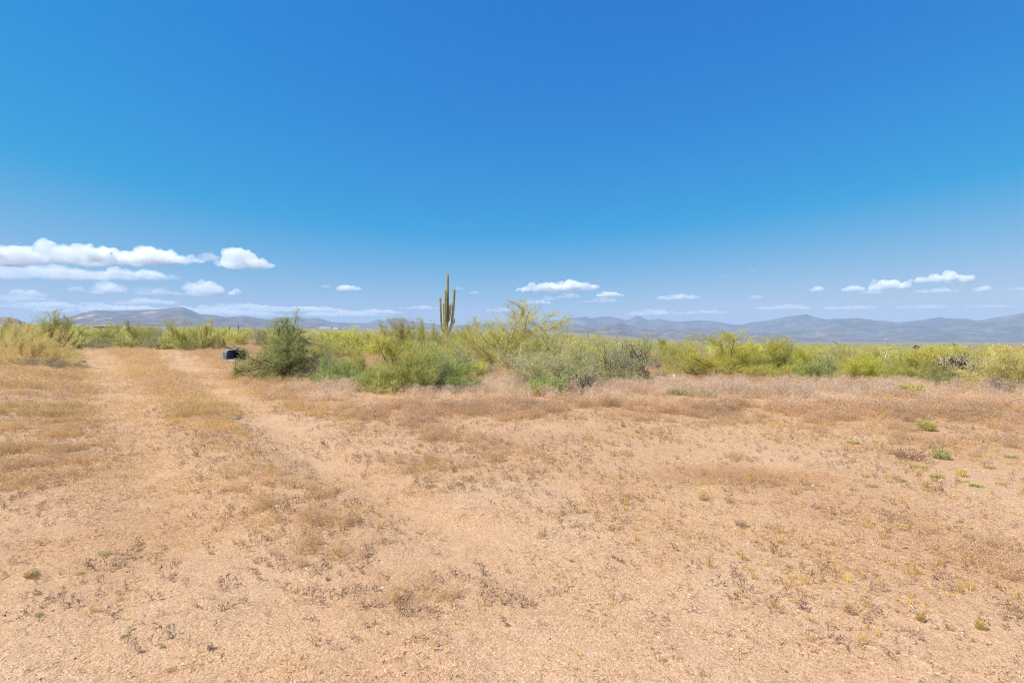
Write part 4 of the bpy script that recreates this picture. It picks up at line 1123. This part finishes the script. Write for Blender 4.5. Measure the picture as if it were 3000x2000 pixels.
def build_grass():
    pr = []
    for s in range(4): pr.append(tuft(s, STRAW, 26, 0.07, (0.08, 0.20), 0.8, 0.0035, head=16, hl=0.035, hw=0.006, flat=14))     # 0-3 matted straw
    for s in range(4): pr.append(tuft(20 + s, BROME, 20, 0.06, (0.10, 0.24), 0.5, 0.003, head=16, hl=0.04, hw=0.006, droop=0.45))  # 4-7 red brome
    for s in range(3): pr.append(tuft(40 + s, DARKG, 5, 0.03, (0.03, 0.08), 0.6, 0.003, head=4, hl=0.022, hw=0.007))             # 8-10 dark seedlings
    for s in range(3): pr.append(tuft(60 + s, GOLD, 26, 0.022, (0.05, 0.12), 0.30, 0.003))                                     # 11-13 golden tufts
    for s in range(3): pr.append(tuft(80 + s, PALE, 24, 0.06, (0.14, 0.32), 0.35, 0.003, head=14, hl=0.04, hw=0.005))            # 14-16 bleached tall grass
    for s in range(3): pr.append(tuft(90 + s, DARKG, 12, 0.05, (0.02, 0.05), 1.3, 0.003, flat=16))                             # 17-19 twig litter
    for s in range(3): pr.append(tuft(110 + s, STRAW, 8, 0.10, (0.02, 0.06), 1.0, 0.003, head=5, hl=0.022, hw=0.005, flat=26))     # 20-22 low straw litter
    for s in range(3): pr.append(tuft(120 + s, BROME, 9, 0.10, (0.02, 0.06), 0.9, 0.003, head=7, hl=0.022, hw=0.006, flat=18))     # 23-25 low brown litter
    rg = np.random.default_rng(77)
    XS = []; 
    zones = [(1.6, 3.2, 520, 1.0), (3.2, 6, 520, 1.0), (6, 12, 340, 1.0), (12, 25, 60, 1.1), (25, 60, 18, 1.6), (60, 115, 6, 2.1)]
    P = []; S = []; I = []; SH = []
    for (y0, y1, dens, sc) in zones:
        hw = 1.16
        area = hw * (y1 ** 2 - y0 ** 2)
        n = int(area * dens)
        y = np.sqrt(rg.uniform(y0 ** 2, y1 ** 2, n)); x = rg.uniform(-hw, hw, n) * y
        c = cover(x, y)
        keep = rg.random(n) < c * (0.75 if y1 <= 6 else 1.0)
        x, y, c = x[keep], y[keep], c[keep]; n = len(x)
        s = rut_s(x, y)
        n1 = fbm(x * 0.45 + 9, y * 0.45, octv=3, seed=61); n2 = fbm(x * 1.3, y * 1.3 + 4, octv=3, seed=62)
        gold = ss(3.8, 2.4, s) * (0.35 + 0.6 * ss(5.0, 9.0, y))
        u = rg.random(n)
        straw = u < np.clip(gold * (0.30 + 1.3 * (n1 - 0.25)) + 0.10, 0.05, 0.95)
        idx = np.where(straw, rg.integers(0, 4, n), 4 + rg.integers(0, 4, n))
        pale = (rg.random(n) < 0.65 * ss(11.5, 14.5, y + 2 * (n2 - .5)) * ss(20, 16, y) * ss(2.5, 4, s))
        idx = np.where(pale, 14 + rg.integers(0, 3, n), idx)
        # thin cover: seedlings, litter, golden tufts
        thin = rg.random(n) < ss(0.50, 0.26, c)
        tidx = np.where(rg.random(n) < 0.42 * ss(-0.5, 2.0, x) + 0.05, 11 + rg.integers(0, 3, n), np.where(rg.random(n) < 0.6, 8 + rg.integers(0, 3, n), 17 + rg.integers(0, 3, n)))
        idx = np.where(thin & (y < 14), tidx, idx)
        z = terrain(x, y)
        P.append(np.stack([x, y, z - 0.004], 1)); I.append(idx)
        q = sc * rg.uniform(0.55, 1.25, n) * (0.75 + 0.5 * np.clip(c, 0, 1))
        q = q * np.where((idx < 8) & (y < 13), 0.42 + 0.30 * ss(7, 13, y) + 0.12 * c, 1.0)
        q = q * np.where((idx >= 11) & (idx < 14), 0.35 + 0.95 * rg.random(n) ** 2.2, 1.0)
        S.append(np.stack([q, q, q * rg.uniform(0.75, 1.2, n)], 1))
        SH.append(np.clip(0.5 + 1.1 * (n2 - 0.5) + 0.25 * (rg.random(n) - 0.5), 0, 1))
    # low litter and stubble between the clumps, thickest beside the ruts
    for (y0, y1, dens, sc) in ((2.2, 6, 130, 0.75), (6, 13, 75, 0.95), (13, 26, 24, 1.4)):
        n = int(1.16 * (y1 ** 2 - y0 ** 2) * dens)
        y = np.sqrt(rg.uniform(y0 ** 2, y1 ** 2, n)); x = rg.uniform(-1.16, 1.16, n) * y
        s = rut_s(x, y); n1 = fbm(x * 0.7 + 3, y * 0.7, octv=4, seed=71); n2 = fbm(x * 2.2, y * 2.2 + 4, octv=3, seed=72)
        m = np.maximum(ss(6.5, 2.5, s) * ss(2.3, 4.2, y + 1.2 * (n1 - 0.5)), 0.30 + 0.4 * ss(6.5, 9.5, y)) * ss(0.30, 0.62, 0.6 * n1 + 0.4 * n2)
        m = m * (1 - 0.35 * rut_mask(x, y))
        k = rg.random(n) < m
        x, y, n1, s = x[k], y[k], n1[k], s[k]; n = len(x)
        br = rg.random(n) < np.clip(0.35 + 1.6 * (fbm(x * 0.5, y * 0.5 + 8, octv=3, seed=73) - 0.5) + 0.35 * ss(2.0, 5.0, s), 0.05, 0.95)
        P.append(np.stack([x, y, terrain(x, y) - 0.002], 1)); I.append(np.where(br, 23, 20) + rg.integers(0, 3, n))
        q = sc * rg.uniform(0.7, 1.3, n); S.append(np.stack([q, q, q], 1)); SH.append(np.clip(rg.normal(0.5, 0.25, n), 0, 1))
    P = np.concatenate(P); S = np.concatenate(S); I = np.concatenate(I); SH = np.concatenate(SH)
    n = len(P)
    rot = np.stack([rg.normal(0, 0.12, n), rg.normal(0, 0.12, n), rg.uniform(0, 6.283, n)], 1)
    scatter('dry_grass', 'dry straw and brown brome grass covering the ground', 'grass', pr, P, rot, S, I, SH)
    print('grass clumps', n)
build_grass()

def pebble_material():
    m, n, l = mat('pebble_stone')
    out = N(n, 'ShaderNodeOutputMaterial'); p = N(n, 'ShaderNodeBsdfPrincipled'); p.inputs['Roughness'].default_value = 0.85
    a = N(n, 'ShaderNodeAttribute', attribute_name='shade', attribute_type='INSTANCER')
    r = ramp(n, [(0.0, (0.18, 0.13, 0.10)), (0.2, (0.29, 0.18, 0.10)), (0.5, (0.36, 0.23, 0.13)), (0.8, (0.42, 0.30, 0.20)), (1.0, (0.54, 0.47, 0.39))])
    l.new(a.outputs['Fac'], r.inputs['Fac']); l.new(r.outputs['Color'], p.inputs['Base Color'])
    l.new(p.outputs[0], out.inputs['Surface'])
    return m

def build_gravel():
    pm = pebble_material(); rg = np.random.default_rng(3)
    pr = []
    for s in range(5):
        v = ICO1[0] * (1 + 0.35 * (rg.random((len(ICO1[0]), 1)) - 0.5)) * np.array([1.0, rg.uniform(0.65, 0.95), rg.uniform(0.45, 0.75)])
        pr.append(make_mesh('pebble', v, ICO1[1], [pm]))
    P = []; S = []
    for (y0, y1, dens, r0) in ((1.6, 3.2, 2600, 1.0), (3.2, 5, 1000, 1.15), (5, 9, 260, 1.4)):
        n = int(1.16 * (y1 ** 2 - y0 ** 2) * dens)
        y = np.sqrt(rg.uniform(y0 ** 2, y1 ** 2, n)); x = rg.uniform(-1.16, 1.16, n) * y
        P.append(np.stack([x, y, terrain(x, y) + 0.0005], 1))
        q = r0 * (0.0018 + 0.0022 * rg.random(n) ** 2 + 0.006 * (rg.random(n) > 0.985))
        S.append(np.stack([q, q, q], 1))
    P = np.concatenate(P); S = np.concatenate(S); n = len(P)
    scatter('gravel', 'fine tan gravel scattered over the bare ground', 'gravel', pr, P, np.stack([rg.normal(0, .3, n), rg.normal(0, .3, n), rg.uniform(0, 6.28, n)], 1), S, rg.integers(0, 5, n), rg.random(n))
    print('pebbles', n)
build_gravel()

def build_far_scrub():
    rg = np.random.default_rng(15)
    pr = []
    for stl, sd in (('palo_verde', 0), ('palo_verde', 1), ('yellow_palo_verde', 0), ('yellow_palo_verde', 1), ('grey_green_shrub', 0), ('green_shrub', 1), ('grey_green_shrub', 2)):
        pr.append(PROTO[(stl, sd)]['foliage'])
    n = 7000
    d = 150 * (2200 / 150) ** rg.random(n); a = rg.uniform(-0.95, 0.95, n)
    x = np.sin(a) * d; y = np.cos(a) * d
    s = rg.uniform(0.55, 1.15, n)
    scatter('desert_scrub', 'far-off desert scrub spread over the plain', 'scrub', pr, np.stack([x, y, terrain(x, y)], 1), np.stack([x * 0, x * 0, rg.uniform(0, 6.28, n)], 1), np.stack([s, s, s * rg.uniform(0.7, 1.1, n)], 1), rg.integers(0, 7, n), rg.random(n))
build_far_scrub()

# ================================================================== SMALL THINGS
def bx(g, c, size, tint=0.5, rz=0.0, rx=0.0, ry=0.0, bev=0.0):
    """box with chamfered vertical edges, rotated about its centre"""
    import bmesh
    bm = bmesh.new(); bmesh.ops.create_cube(bm, size=1.0)
    bmesh.ops.scale(bm, vec=size, verts=bm.verts)
    if bev: bmesh.ops.bevel(bm, geom=bm.edges[:], offset=bev, segments=2, affect='EDGES', profile=0.5)
    from mathutils import Euler
    bmesh.ops.rotate(bm, cent=(0, 0, 0), matrix=Euler((rx, ry, rz)).to_matrix(), verts=bm.verts)
    bm.verts.index_update()
    v = np.array([p.co[:] for p in bm.verts]) + np.asarray(c)
    bmesh.ops.triangulate(bm, faces=bm.faces[:])
    f = np.array([[x.index for x in p.verts] for p in bm.faces]); bm.free()
    g.add(v, f, None, tint)

def boxmesh(name, parent, m, *boxes):
    g = Geo()
    for b in boxes: bx(g, **b)
    return link(name, g.mesh(name, [m]), parent=parent)

VINYL = solid_mat('weathered_blue_grey_vinyl', (0.10, 0.125, 0.145), (0.19, 0.23, 0.26), 9.0, 0.6, 0.02)
BLACK = solid_mat('dark_torn_lining', (0.006, 0.006, 0.006), (0.018, 0.017, 0.016), 12.0, 0.9)
GREYM = solid_mat('dull_grey_plastic', (0.05, 0.055, 0.06), (0.10, 0.105, 0.11), 6.0, 0.55, 0.01)
METAL = solid_mat('scratched_metal', (0.14, 0.145, 0.15), (0.24, 0.245, 0.25), 14.0, 0.35, 0.0, 0.8)
WHITE = solid_mat('weathered_white_plastic', (0.66, 0.66, 0.64), (0.80, 0.80, 0.78), 20.0, 0.5)
WOOD = solid_mat('bleached_dead_wood', (0.30, 0.26, 0.22), (0.58, 0.53, 0.47), 14.0, 0.9, 0.006)
BWOOD = solid_mat('brown_dead_wood', (0.10, 0.065, 0.045), (0.24, 0.17, 0.12), 14.0, 0.9, 0.006)
STONE = solid_mat('grey_stone', (0.15, 0.135, 0.115), (0.27, 0.25, 0.22), 6.0, 0.85, 0.02)
STUC = solid_mat('tan_stucco', (0.36, 0.26, 0.18), (0.44, 0.32, 0.23), 2.0, 0.9)
WSTUC = solid_mat('white_stucco', (0.66, 0.64, 0.60), (0.74, 0.72, 0.68), 2.0, 0.9)
TILE = solid_mat('red_roof_tiles', (0.30, 0.09, 0.045), (0.42, 0.15, 0.08), 3.0, 0.85)
BTILE = solid_mat('brown_roof_tiles', (0.17, 0.11, 0.08), (0.26, 0.18, 0.13), 3.0, 0.85)
WROOF = solid_mat('white_flat_roof', (0.66, 0.66, 0.66), (0.78, 0.78, 0.78), 1.0, 0.7)
PANE = solid_mat('dark_window_glass', (0.03, 0.035, 0.04), (0.05, 0.055, 0.06), 1.0, 0.15)

def build_junk():
    b = at(694, 34.0)
    root = link('dumped_furniture', None, loc=b); root.rotation_euler = (0, 0, -0.15)
    tag(root, 'wrecked blue-grey furniture shell with black hollow inside, dumped by the mesquite', 'junk')
    boxmesh('side_panel', root, VINYL, dict(c=(-0.66, 0, 0.40), size=(0.36, 0.75, 0.78), bev=0.05, ry=0.05), dict(c=(-0.60, -0.02, 0.80), size=(0.26, 0.6, 0.08), bev=0.03, ry=0.1))
    boxmesh('inner_shell', root, BLACK, dict(c=(-0.05, 0.34, 0.45), size=(0.95, 0.06, 0.80), bev=0.01), dict(c=(-0.05, 0.05, 0.05), size=(0.95, 0.6, 0.08), bev=0.02), dict(c=(0.44, 0.08, 0.40), size=(0.06, 0.55, 0.72), bev=0.01), dict(c=(-0.05, 0.12, 0.84), size=(0.98, 0.5, 0.05), bev=0.01))
    g = Geo(); t = np.linspace(0, 1, 12)
    tube(g, np.stack([-0.66 + 1.25 * t, -0.30 + 0.05 * np.sin(t * 3), 1.12 - 0.42 * t + 0.14 * t * t], 1), 0.055, 8)
    tube(g, np.stack([-0.55 + 1.1 * t, 0.1 + 0 * t, 1.16 - 0.20 * t], 1), 0.04, 8)
    link('top_rail', g.mesh('top_rail', [GREYM], smooth=True), parent=root)
    boxmesh('bracket', root, METAL, dict(c=(0.30, -0.32, 0.98), size=(0.16, 0.05, 0.18), bev=0.015, ry=0.3), dict(c=(-0.35, -0.34, 1.06), size=(0.30, 0.03, 0.05), bev=0.01, ry=0.25))
    g = Geo()
    u = np.linspace(0, math.pi, 10)
    for yy, sc in ((-0.95, 1.0),):
        ring = np.stack([np.cos(u) * 0.62 + 0.25, np.full(10, 0.0), np.sin(u) * 0.26], 1)
        a = ring + [0, -0.95, 0]; c = ring * [0.9, 1, 0.9] + [0.12, -0.35, 0.05]
        v = np.concatenate([a, c, [[0.25, -0.97, 0.0]], [[0.32, -0.33, 0.03]]]); n = 10
        q = [[i, i + 1, n + i + 1, n + i] for i in range(n - 1)]
        tr = [[i + 1, i, 2 * n] for i in range(n - 1)] + [[n + i, n + i + 1, 2 * n + 1] for i in range(n - 1)]
        g.add(v, tr, q)
    link('fallen_cushion', g.mesh('fallen_cushion', [GREYM], smooth=True), parent=root)
build_junk()

def rock(name, label, px, py, size, seed, m=STONE, cat='rock'):
    rg = np.random.default_rng(seed); p = ground_at(px, py)
    v = ICO2[0] * (1 + 0.25 * (fbm(ICO2[0][:, 0] * 2 + seed, ICO2[0][:, 1] * 2, ICO2[0][:, 2] * 2, 3, seed) - 0.5)[:, None] * 2) * np.asarray(size) / 2
    p[2] += size[2] * 0.25
    tag(link(name, make_mesh(name, v, ICO2[1], [m], smooth=False), loc=p), label, cat)
rock('stone_slab', 'flat grey slab lying beside the straw-yellow broom shrub', 228, 1060, (1.1, 0.7, 0.22), 1)
rock('stone', 'small flat grey stone lying on the right-hand tyre rut', 690, 1227, (0.17, 0.12, 0.06), 2)

def stick(name, label, pts, r, m, cat='branch', forks=()):
    p0 = np.asarray(pts[0], float)
    root = Geo()
    P = np.asarray(pts, float) - p0
    tube(root, P, np.linspace(r, r * 0.5, len(P)), 6)
    for f in forks: tube(root, np.asarray(f, float) - p0, np.linspace(r * 0.7, r * 0.3, len(f)), 5)
    o = link(name, root.mesh(name, [m], smooth=True), loc=p0)
    return tag(o, label, cat)
def gp(px, py, dz=0.0):
    p = ground_at(px, py); p[2] += dz; return p
stick('fallen_branch', 'bleached fallen branch lying in pale grass near the white post', [gp(1955, 1122, 0.03), gp(1942, 1117, 0.12), gp(1930, 1114, 0.16), gp(1921, 1117, 0.05)], 0.06, WOOD, forks=([gp(1930, 1114, 0.16), gp(1916, 1118, 0.10), gp(1900, 1117, 0.03)], [gp(1936, 1115, 0.14), gp(1934, 1120, 0.03)]))
stick('fallen_branch', 'brown fallen stick at the edge of the wide grey-green shrub', [gp(1815, 1118, 0.04), gp(1826, 1118, 0.10), gp(1836, 1121, 0.03)], 0.035, BWOOD)
stick('twig', 'pale curved twig lying on the bare sand', [gp(1347, 1487, 0.012), gp(1358, 1491, 0.014), gp(1372, 1493, 0.014), gp(1393, 1491, 0.012)], 0.004, WOOD, 'twig')
stick('twig', 'short dark twig lying on the sand past the pale curved twig', [gp(1512, 1466, 0.01), gp(1520, 1462, 0.02), gp(1528, 1459, 0.012)], 0.004, BWOOD, 'twig')
stick('twig', 'straight straw-coloured twig by the dark stalk patch', [gp(1283, 1745, 0.006), gp(1305, 1746, 0.008)], 0.0025, WOOD, 'twig')
b = at(2590, 32.0); kk = 32.0 / F
q = lambda x, y, dy=0.0: np.array([(x - 1500) * kk, 32.0 + dy, EYE + (HOR - y) * kk])
foot = np.array([b[0] + 0.1, b[1], b[2]])
stick('dead_tree_branch', 'bare white forked snag standing out of the scrub', [foot, q(2594, 1042), q(2598, 1036), q(2594, 1028), q(2585, 1024), q(2578, 1020)], 0.045, WOOD, forks=([q(2596, 1040), q(2588, 1036, 0.2), q(2586, 1030, 0.3), q(2580, 1024, 0.3)],))

def build_posts():
    p = gp(1975, 1118)
    g = Geo(); tube(g, [(0, 0, -0.05), (0, 0, 0.1), (0.004, 0, 0.27)], 0.03, 12)
    r = link('marker_post', None, loc=p); tag(r, 'short white plastic marker post in pale grass', 'post')
    link('pipe', g.mesh('pipe', [WHITE], smooth=True), parent=r)
    g = Geo(); tube(g, [(0, 0, 0.262), (0.0, 0, 0.285)], 0.034, 12); link('cap', g.mesh('cap', [WHITE], smooth=False), parent=r)
    p = gp(2000, 1118)
    g = Geo(); bx(g, (0, 0, 0.20), (0.025, 0.02, 0.50), ry=0.02); bx(g, (0.0, 0, 0.455), (0.018, 0.014, 0.03))
    tag(link('survey_stake', g.mesh('survey_stake', [WOOD]), loc=p), 'thin grey wooden stake beside the white marker post', 'stake')
build_posts()

# ---- mistletoe clumps in the crowns
def clump(px, py, d, size, label, seed):
    k = d / F; rg = np.random.default_rng(seed)
    p = np.array([(px - 1500) * k, d, EYE + (HOR - py) * k])
    g = Geo(); n = 900
    v = unit(rg.normal(size=(n, 3))) * (rg.random((n, 1)) ** 0.4) * np.array([size, size, size * 0.9]) * 0.5
    leaves(g, v, v + rg.normal(size=(n, 3)) * 0.2, 0.16, 0.014, rg, np.clip(rg.normal(0.35, 0.2, n), 0, 1))
    for q_ in range(14):
        a = rg.normal(size=3) * size * 0.4
        tube(g, [np.array([0, 0, -size * 0.5]), a * 0.4, a], [0.02, 0.014, 0.006], 4, 0.2)
    tag(link('mistletoe_clump', g.mesh('mistletoe_clump', [MIS]), loc=p), label, 'mistletoe')
MIS = plant_mat('dark_red_mistletoe', [(0.0, (0.09, 0.05, 0.035)), (0.5, (0.19, 0.11, 0.075)), (1.0, (0.32, 0.20, 0.14))], 0.3)
clump(1942, 1003, 43.5, 0.5, 'dark reddish mistletoe clump in the crown near the clearing', 1)
clump(2685, 1017, 46, 0.42, 'dark round mistletoe clump in the far tree crown', 2)

# ---- houses
def house(label, px, d, w, dep, h, wallm, roofm, rot=0.0, flat=False, sink=0.0):
    p = at(px, d); p[2] -= sink
    r = link('house', None, loc=p); r.rotation_euler = (0, 0, rot); tag(r, label, 'house')
    boxmesh('wall', r, wallm, dict(c=(0, 0, h / 2 - 0.5), size=(w, dep, h + 1)))
    g = Geo()
    if flat:
        bx(g, (0, 0, h + 0.17), (w + 0.6, dep + 0.6, 0.3))
    else:
        e = 0.6; v = [(-w / 2 - e, -dep / 2 - e, h + 0.02), (w / 2 + e, -dep / 2 - e, h + 0.02), (w / 2 + e, dep / 2 + e, h + 0.02), (-w / 2 - e, dep / 2 + e, h + 0.02), (-w / 2 + dep * 0.35, 0, h + dep * 0.22), (w / 2 - dep * 0.35, 0, h + dep * 0.22)]
        g.add(v, [(1, 2, 5), (3, 0, 4)], [(0, 1, 5, 4), (2, 3, 4, 5)])
        g.add(v[:4], None, [(3, 2, 1, 0)])
    link('roof', g.mesh('roof', [roofm]), parent=r)
    n = max(2, int(w / 4))
    for i in range(n):
        x = -w / 2 + (i + 0.5) * w / n
        wd = boxmesh('window', r, PANE, dict(c=(x, -dep / 2 - 0.02, h * 0.55), size=(1.3, 0.06, 1.2)))
        boxmesh('frame', wd, WHITE, dict(c=(x, -dep / 2 - 0.04, h * 0.55 + 0.66), size=(1.5, 0.1, 0.1)), dict(c=(x, -dep / 2 - 0.04, h * 0.55 - 0.66), size=(1.5, 0.1, 0.1)))
    return r
house('low brown-tiled house showing above the track-end thicket', 318, 320, 13, 8, 2.9, STUC, BTILE, 0.2, sink=0.8)
house('small tan house with tile roof nearer the bare brown hill', 236, 340, 6, 6, 3.0, STUC, BTILE, -0.1, sink=0.8)
house('red-tiled house roof beyond the scrub belt, toward the mountain wall', 2945, 330, 17, 9, 3.2, STUC, TILE, -0.2, sink=1.1)
house('white flat-roofed building glimpsed beyond the scrub belt', 2655, 300, 9, 7, 3.0, WSTUC, WROOF, 0.0, True, sink=1.0)
house('long white building far out on the plain before the small peaks', 955, 2600, 60, 25, 14, WSTUC, WROOF, 0.1, True)
house('lesser white building beside the long one on the far plain', 985, 2650, 34, 20, 10, WSTUC, WROOF, -0.1, True)

# ---- single weeds on the open ground
WGR = plant_mat('weed_green', [(0.0, (0.22, 0.24, 0.06)), (0.5, (0.36, 0.38, 0.10)), (1.0, (0.50, 0.50, 0.16))], 0.45)
WYL = plant_mat('weed_yellow_green', [(0.0, (0.32, 0.27, 0.06)), (0.5, (0.50, 0.43, 0.11)), (1.0, (0.66, 0.57, 0.19))], 0.45)
WGY = plant_mat('weed_grey_green', [(0.0, (0.29, 0.27, 0.11)), (0.5, (0.45, 0.42, 0.17)), (1.0, (0.60, 0.54, 0.27))], 0.5)
WBR = plant_mat('weed_dry_brown', [(0.0, (0.30, 0.18, 0.11)), (0.5, (0.52, 0.35, 0.225)), (1.0, (0.70, 0.52, 0.36))], 0.5)
WGO = plant_mat('weed_gold', [(0.0, (0.40, 0.26, 0.05)), (0.5, (0.62, 0.44, 0.12)), (1.0, (0.78, 0.62, 0.30))], 0.4)
def weed(px, py, wpx, hpx, m, label, seed, n=260, flowers=0, upright=0.5, group=None, name='weed', tall=0):
    rg = np.random.default_rng(seed); p = gp(px, py, -0.003)
    k = p[1] / F; W = wpx * k; H = hpx * k
    g = Geo()
    a = rg.uniform(0, 6.283, n); rr = np.sqrt(rg.random(n)) * W / 2
    hh = H * (1 - (rr / (W / 2)) ** 2 * 0.7) * rg.random(n)
    b = np.stack([np.cos(a) * rr * (0.4 + 0.6 * hh / H), np.sin(a) * rr * (0.4 + 0.6 * hh / H), hh * 0.8], 1)
    d = np.stack([np.cos(a), np.sin(a), np.full(n, upright * 2)], 1) + rg.normal(size=(n, 3)) * 0.5
    L = max(0.3 * H, 0.25 * W * (1 - upright))
    leaves(g, b, d, L * rg.uniform(0.5, 1.2, n), max(L * 0.14, 0.0025), rg, np.clip(rg.normal(0.5, 0.22, n), 0, 1))
    ns = 14
    a = rg.uniform(0, 6.283, ns); e = np.stack([np.cos(a) * W * 0.35, np.sin(a) * W * 0.35, np.full(ns, H * 0.8)], 1) * rg.uniform(0.5, 1, (ns, 1))
    blades(g, np.zeros((ns, 3)), e, np.linalg.norm(e, axis=1), max(0.02 * W, 0.002), rg, 0.2, 0.1)
    if tall:
        a = rg.uniform(0, 6.283, tall); t = rg.uniform(0.05, 0.45, tall)
        d = np.stack([np.cos(a) * np.sin(t), np.sin(a) * np.sin(t), np.cos(t)], 1)
        blades(g, np.zeros((tall, 3)), d, H * rg.uniform(1.2, 2.0, tall), 0.006, rg, 0.9, 0.15)
    root = link(name, None, loc=p); tag(root, label, 'plant', group)
    link('leaves', g.mesh('leaves', [m]), parent=root)
    if flowers:
        g = Geo()
        for f in range(flowers):
            c = np.array([rg.normal(0, W * 0.3), rg.normal(0, W * 0.2), H * rg.uniform(0.8, 1.25)])
            leaves(g, np.repeat(c[None], 7, 0), rg.normal(size=(7, 3)) * [1, 1, 0.4], 0.022, 0.012, rg, rg.random(7))
            blades(g, np.array([[0, 0, 0.0]]), (c)[None], np.linalg.norm(c), 0.002, rg, 0.0, 0.02)
        link('blossoms', g.mesh('blossoms', [YEL]), parent=root)
def build_weeds():
    weed(92, 1692, 54, 28, WYL, 'bright yellow-green cushion weed on bare gravel', 1, 420, upright=0.3)
    weed(305, 1628, 52, 26, WGY, 'feathery grey-green weed near a yellow-green cushion weed', 2, 320)
    weed(112, 1592, 30, 14, WGR, 'small fresh green sprig on brown litter', 3, 120, upright=0.2)
    weed(232, 1682, 32, 16, WGO, 'small golden cushion weed beside the tyre rut', 4, 200, upright=0.3)
    weed(368, 1626, 22, 12, WYL, 'tiny yellow-green sprout, one of a close trio', 5, 90, upright=0.2, group='trio of yellow-green sprouts')
    weed(388, 1637, 18, 10, WYL, 'tiny yellow-green sprout, one of a close trio', 6, 80, upright=0.2, group='trio of yellow-green sprouts')
    weed(412, 1632, 18, 10, WYL, 'tiny yellow-green sprout, one of a close trio', 7, 80, upright=0.2, group='trio of yellow-green sprouts')
    weed(114, 1808, 34, 24, WGY, 'olive weed with thin stalks on bare gravel', 8, 180, upright=0.7)
    weed(368, 1866, 36, 12, WGR, 'flat creeping green weed on bare gravel', 9, 160, upright=0.1)
    weed(392, 1848, 20, 10, WGY, 'dull green tip of the flat creeping weed', 10, 90, upright=0.1)
    weed(475, 1900, 20, 16, WYL, 'little lime sprout with its shadow on bare gravel', 11, 90, upright=0.5)
    weed(615, 1905, 30, 34, WBR, 'purplish dry stalk cluster on bare gravel', 12, 140, upright=0.9)
    weed(500, 1965, 44, 16, WBR, 'low purplish dry weed among gravel grains', 13, 140, upright=0.4)
    weed(1713, 1500, 26, 16, WGR, 'round bright green weed alone on the sand', 14, 260, upright=0.3)
    weed(1752, 1577, 16, 12, WYL, 'tiny lime weed on the sand below a dark twig line', 15, 90)
    weed(1675, 1645, 26, 14, WGY, 'dull green weed near the lowest edge of the sand', 16, 140)
    weed(1798, 1636, 30, 16, WGY, 'faded olive weed on open sand', 17, 120)
    weed(2058, 1466, 44, 34, WGY, 'yellow-flowered spindly weed under the red soil patch', 18, 90, flowers=9, upright=0.9)
    weed(2170, 1542, 54, 30, WBR, 'brown seed-headed weed with few yellow blossoms', 19, 240, flowers=4, upright=0.6)
    weed(1825, 1252, 18, 24, WGY, 'upright pale green sprig standing alone in brown grass', 20, 160, upright=0.9)
    weed(1272, 1290, 36, 14, WYL, 'lime cushion weed in brown stubble, widest of its cluster', 21, 200, upright=0.2)
    weed(1248, 1263, 24, 12, WYL, 'lime cushion weed in brown stubble, one of a small cluster', 22, 140, upright=0.2, group='lime cushion weeds in stubble')
    weed(1266, 1256, 18, 10, WYL, 'lime cushion weed in brown stubble, one of a small cluster', 23, 120, upright=0.2, group='lime cushion weeds in stubble')
    weed(1164, 1255, 20, 8, WYL, 'lime cushion weed in brown stubble, one of a small cluster', 24, 120, upright=0.2, group='lime cushion weeds in stubble')
    weed(1140, 1268, 20, 8, WYL, 'lime cushion weed in brown stubble, one of a small cluster', 25, 120, upright=0.2, group='lime cushion weeds in stubble')
    weed(1228, 1330, 24, 13, WYL, 'olive-lime weed standing apart below the lime cushion cluster', 26, 160, upright=0.3)
    weed(1100, 1220, 24, 10, WYL, 'flat lime weed at the edge of the tall brown grass', 27, 140, upright=0.2)
    weed(2712, 1262, 84, 40, WYL, 'bushy yellow-green weed with tall straw stalks', 28, 700, upright=0.5, tall=10)
    weed(2758, 1345, 74, 46, WGY, 'leafy grey-green bushlet with tall straw stalks', 29, 420, upright=0.6, tall=6)
    weed(2665, 1345, 130, 46, WBR, 'rounded dry brown weed mound next to the leafy bushlet', 30, 420, upright=0.6)
    weed(2815, 1395, 46, 36, WGO, 'dry golden weed with spread stems past the leafy bushlet', 31, 200, upright=0.6)
    weed(2490, 1795, 56, 34, WBR, 'dense dry brown twig cushion on pale gravel', 32, 330, upright=0.5)
    weed(2697, 1824, 34, 44, WGO, 'tall golden grass tuft near the dry twig cushion', 33, 220, upright=1.2)
    weed(2872, 1845, 46, 44, WGO, 'widest golden grass tuft on pale gravel', 34, 260, upright=1.2)
    weed(2780, 1848, 50, 36, WBR, 'splayed brown stalk fan between two golden tufts', 35, 40, upright=0.6)
    weed(2670, 1160, 110, 50, WYL, 'yellow-green herb clump in the tall grass before the olive palo verde', 36, 900, upright=0.6)
    weed(2600, 1185, 40, 36, WYL, 'small lime herb in the tall grass', 37, 300, upright=0.5)
    weed(1460, 1210, 60, 34, WYL, 'straw-lime herb clump at the verge before the small dark shrubs', 38, 400, upright=0.7)
    weed(1568, 1198, 50, 26, WGY, 'grey-green herb on the verge under the wide grey-green shrub', 39, 400, upright=0.5)
    weed(960, 1700, 26, 20, WBR, 'dark dry weed in the dead-stalk patch', 40, 120, upright=0.8)
    weed(1838, 1462, 32, 20, WBR, 'brown spiky dry weed on open sand', 41, 120, upright=0.7)
    weed(2140, 1475, 40, 28, WBR, 'thin brown dry weed near the yellow-flowered weed', 42, 110, upright=0.9)
    pat = [(2500, 1437), (2560, 1428), (2690, 1368), (2745, 1398), (2640, 1410), (2820, 1412), (2860, 1425), (2930, 1420), (2585, 1320), (2500, 1300), (2625, 1272), (2600, 1222), (2455, 1202), (2720, 1440), (2900, 1372), (2960, 1340)]
    for i, (x, y) in enumerate(pat):
        weed(x, y, 36 + (i * 7) % 22, 10, WYL if i % 3 else WGR, 'low lime-green ground weed patch near the bushlet', 60 + i, 170, upright=0.15, group='low lime ground weeds')
build_weeds()
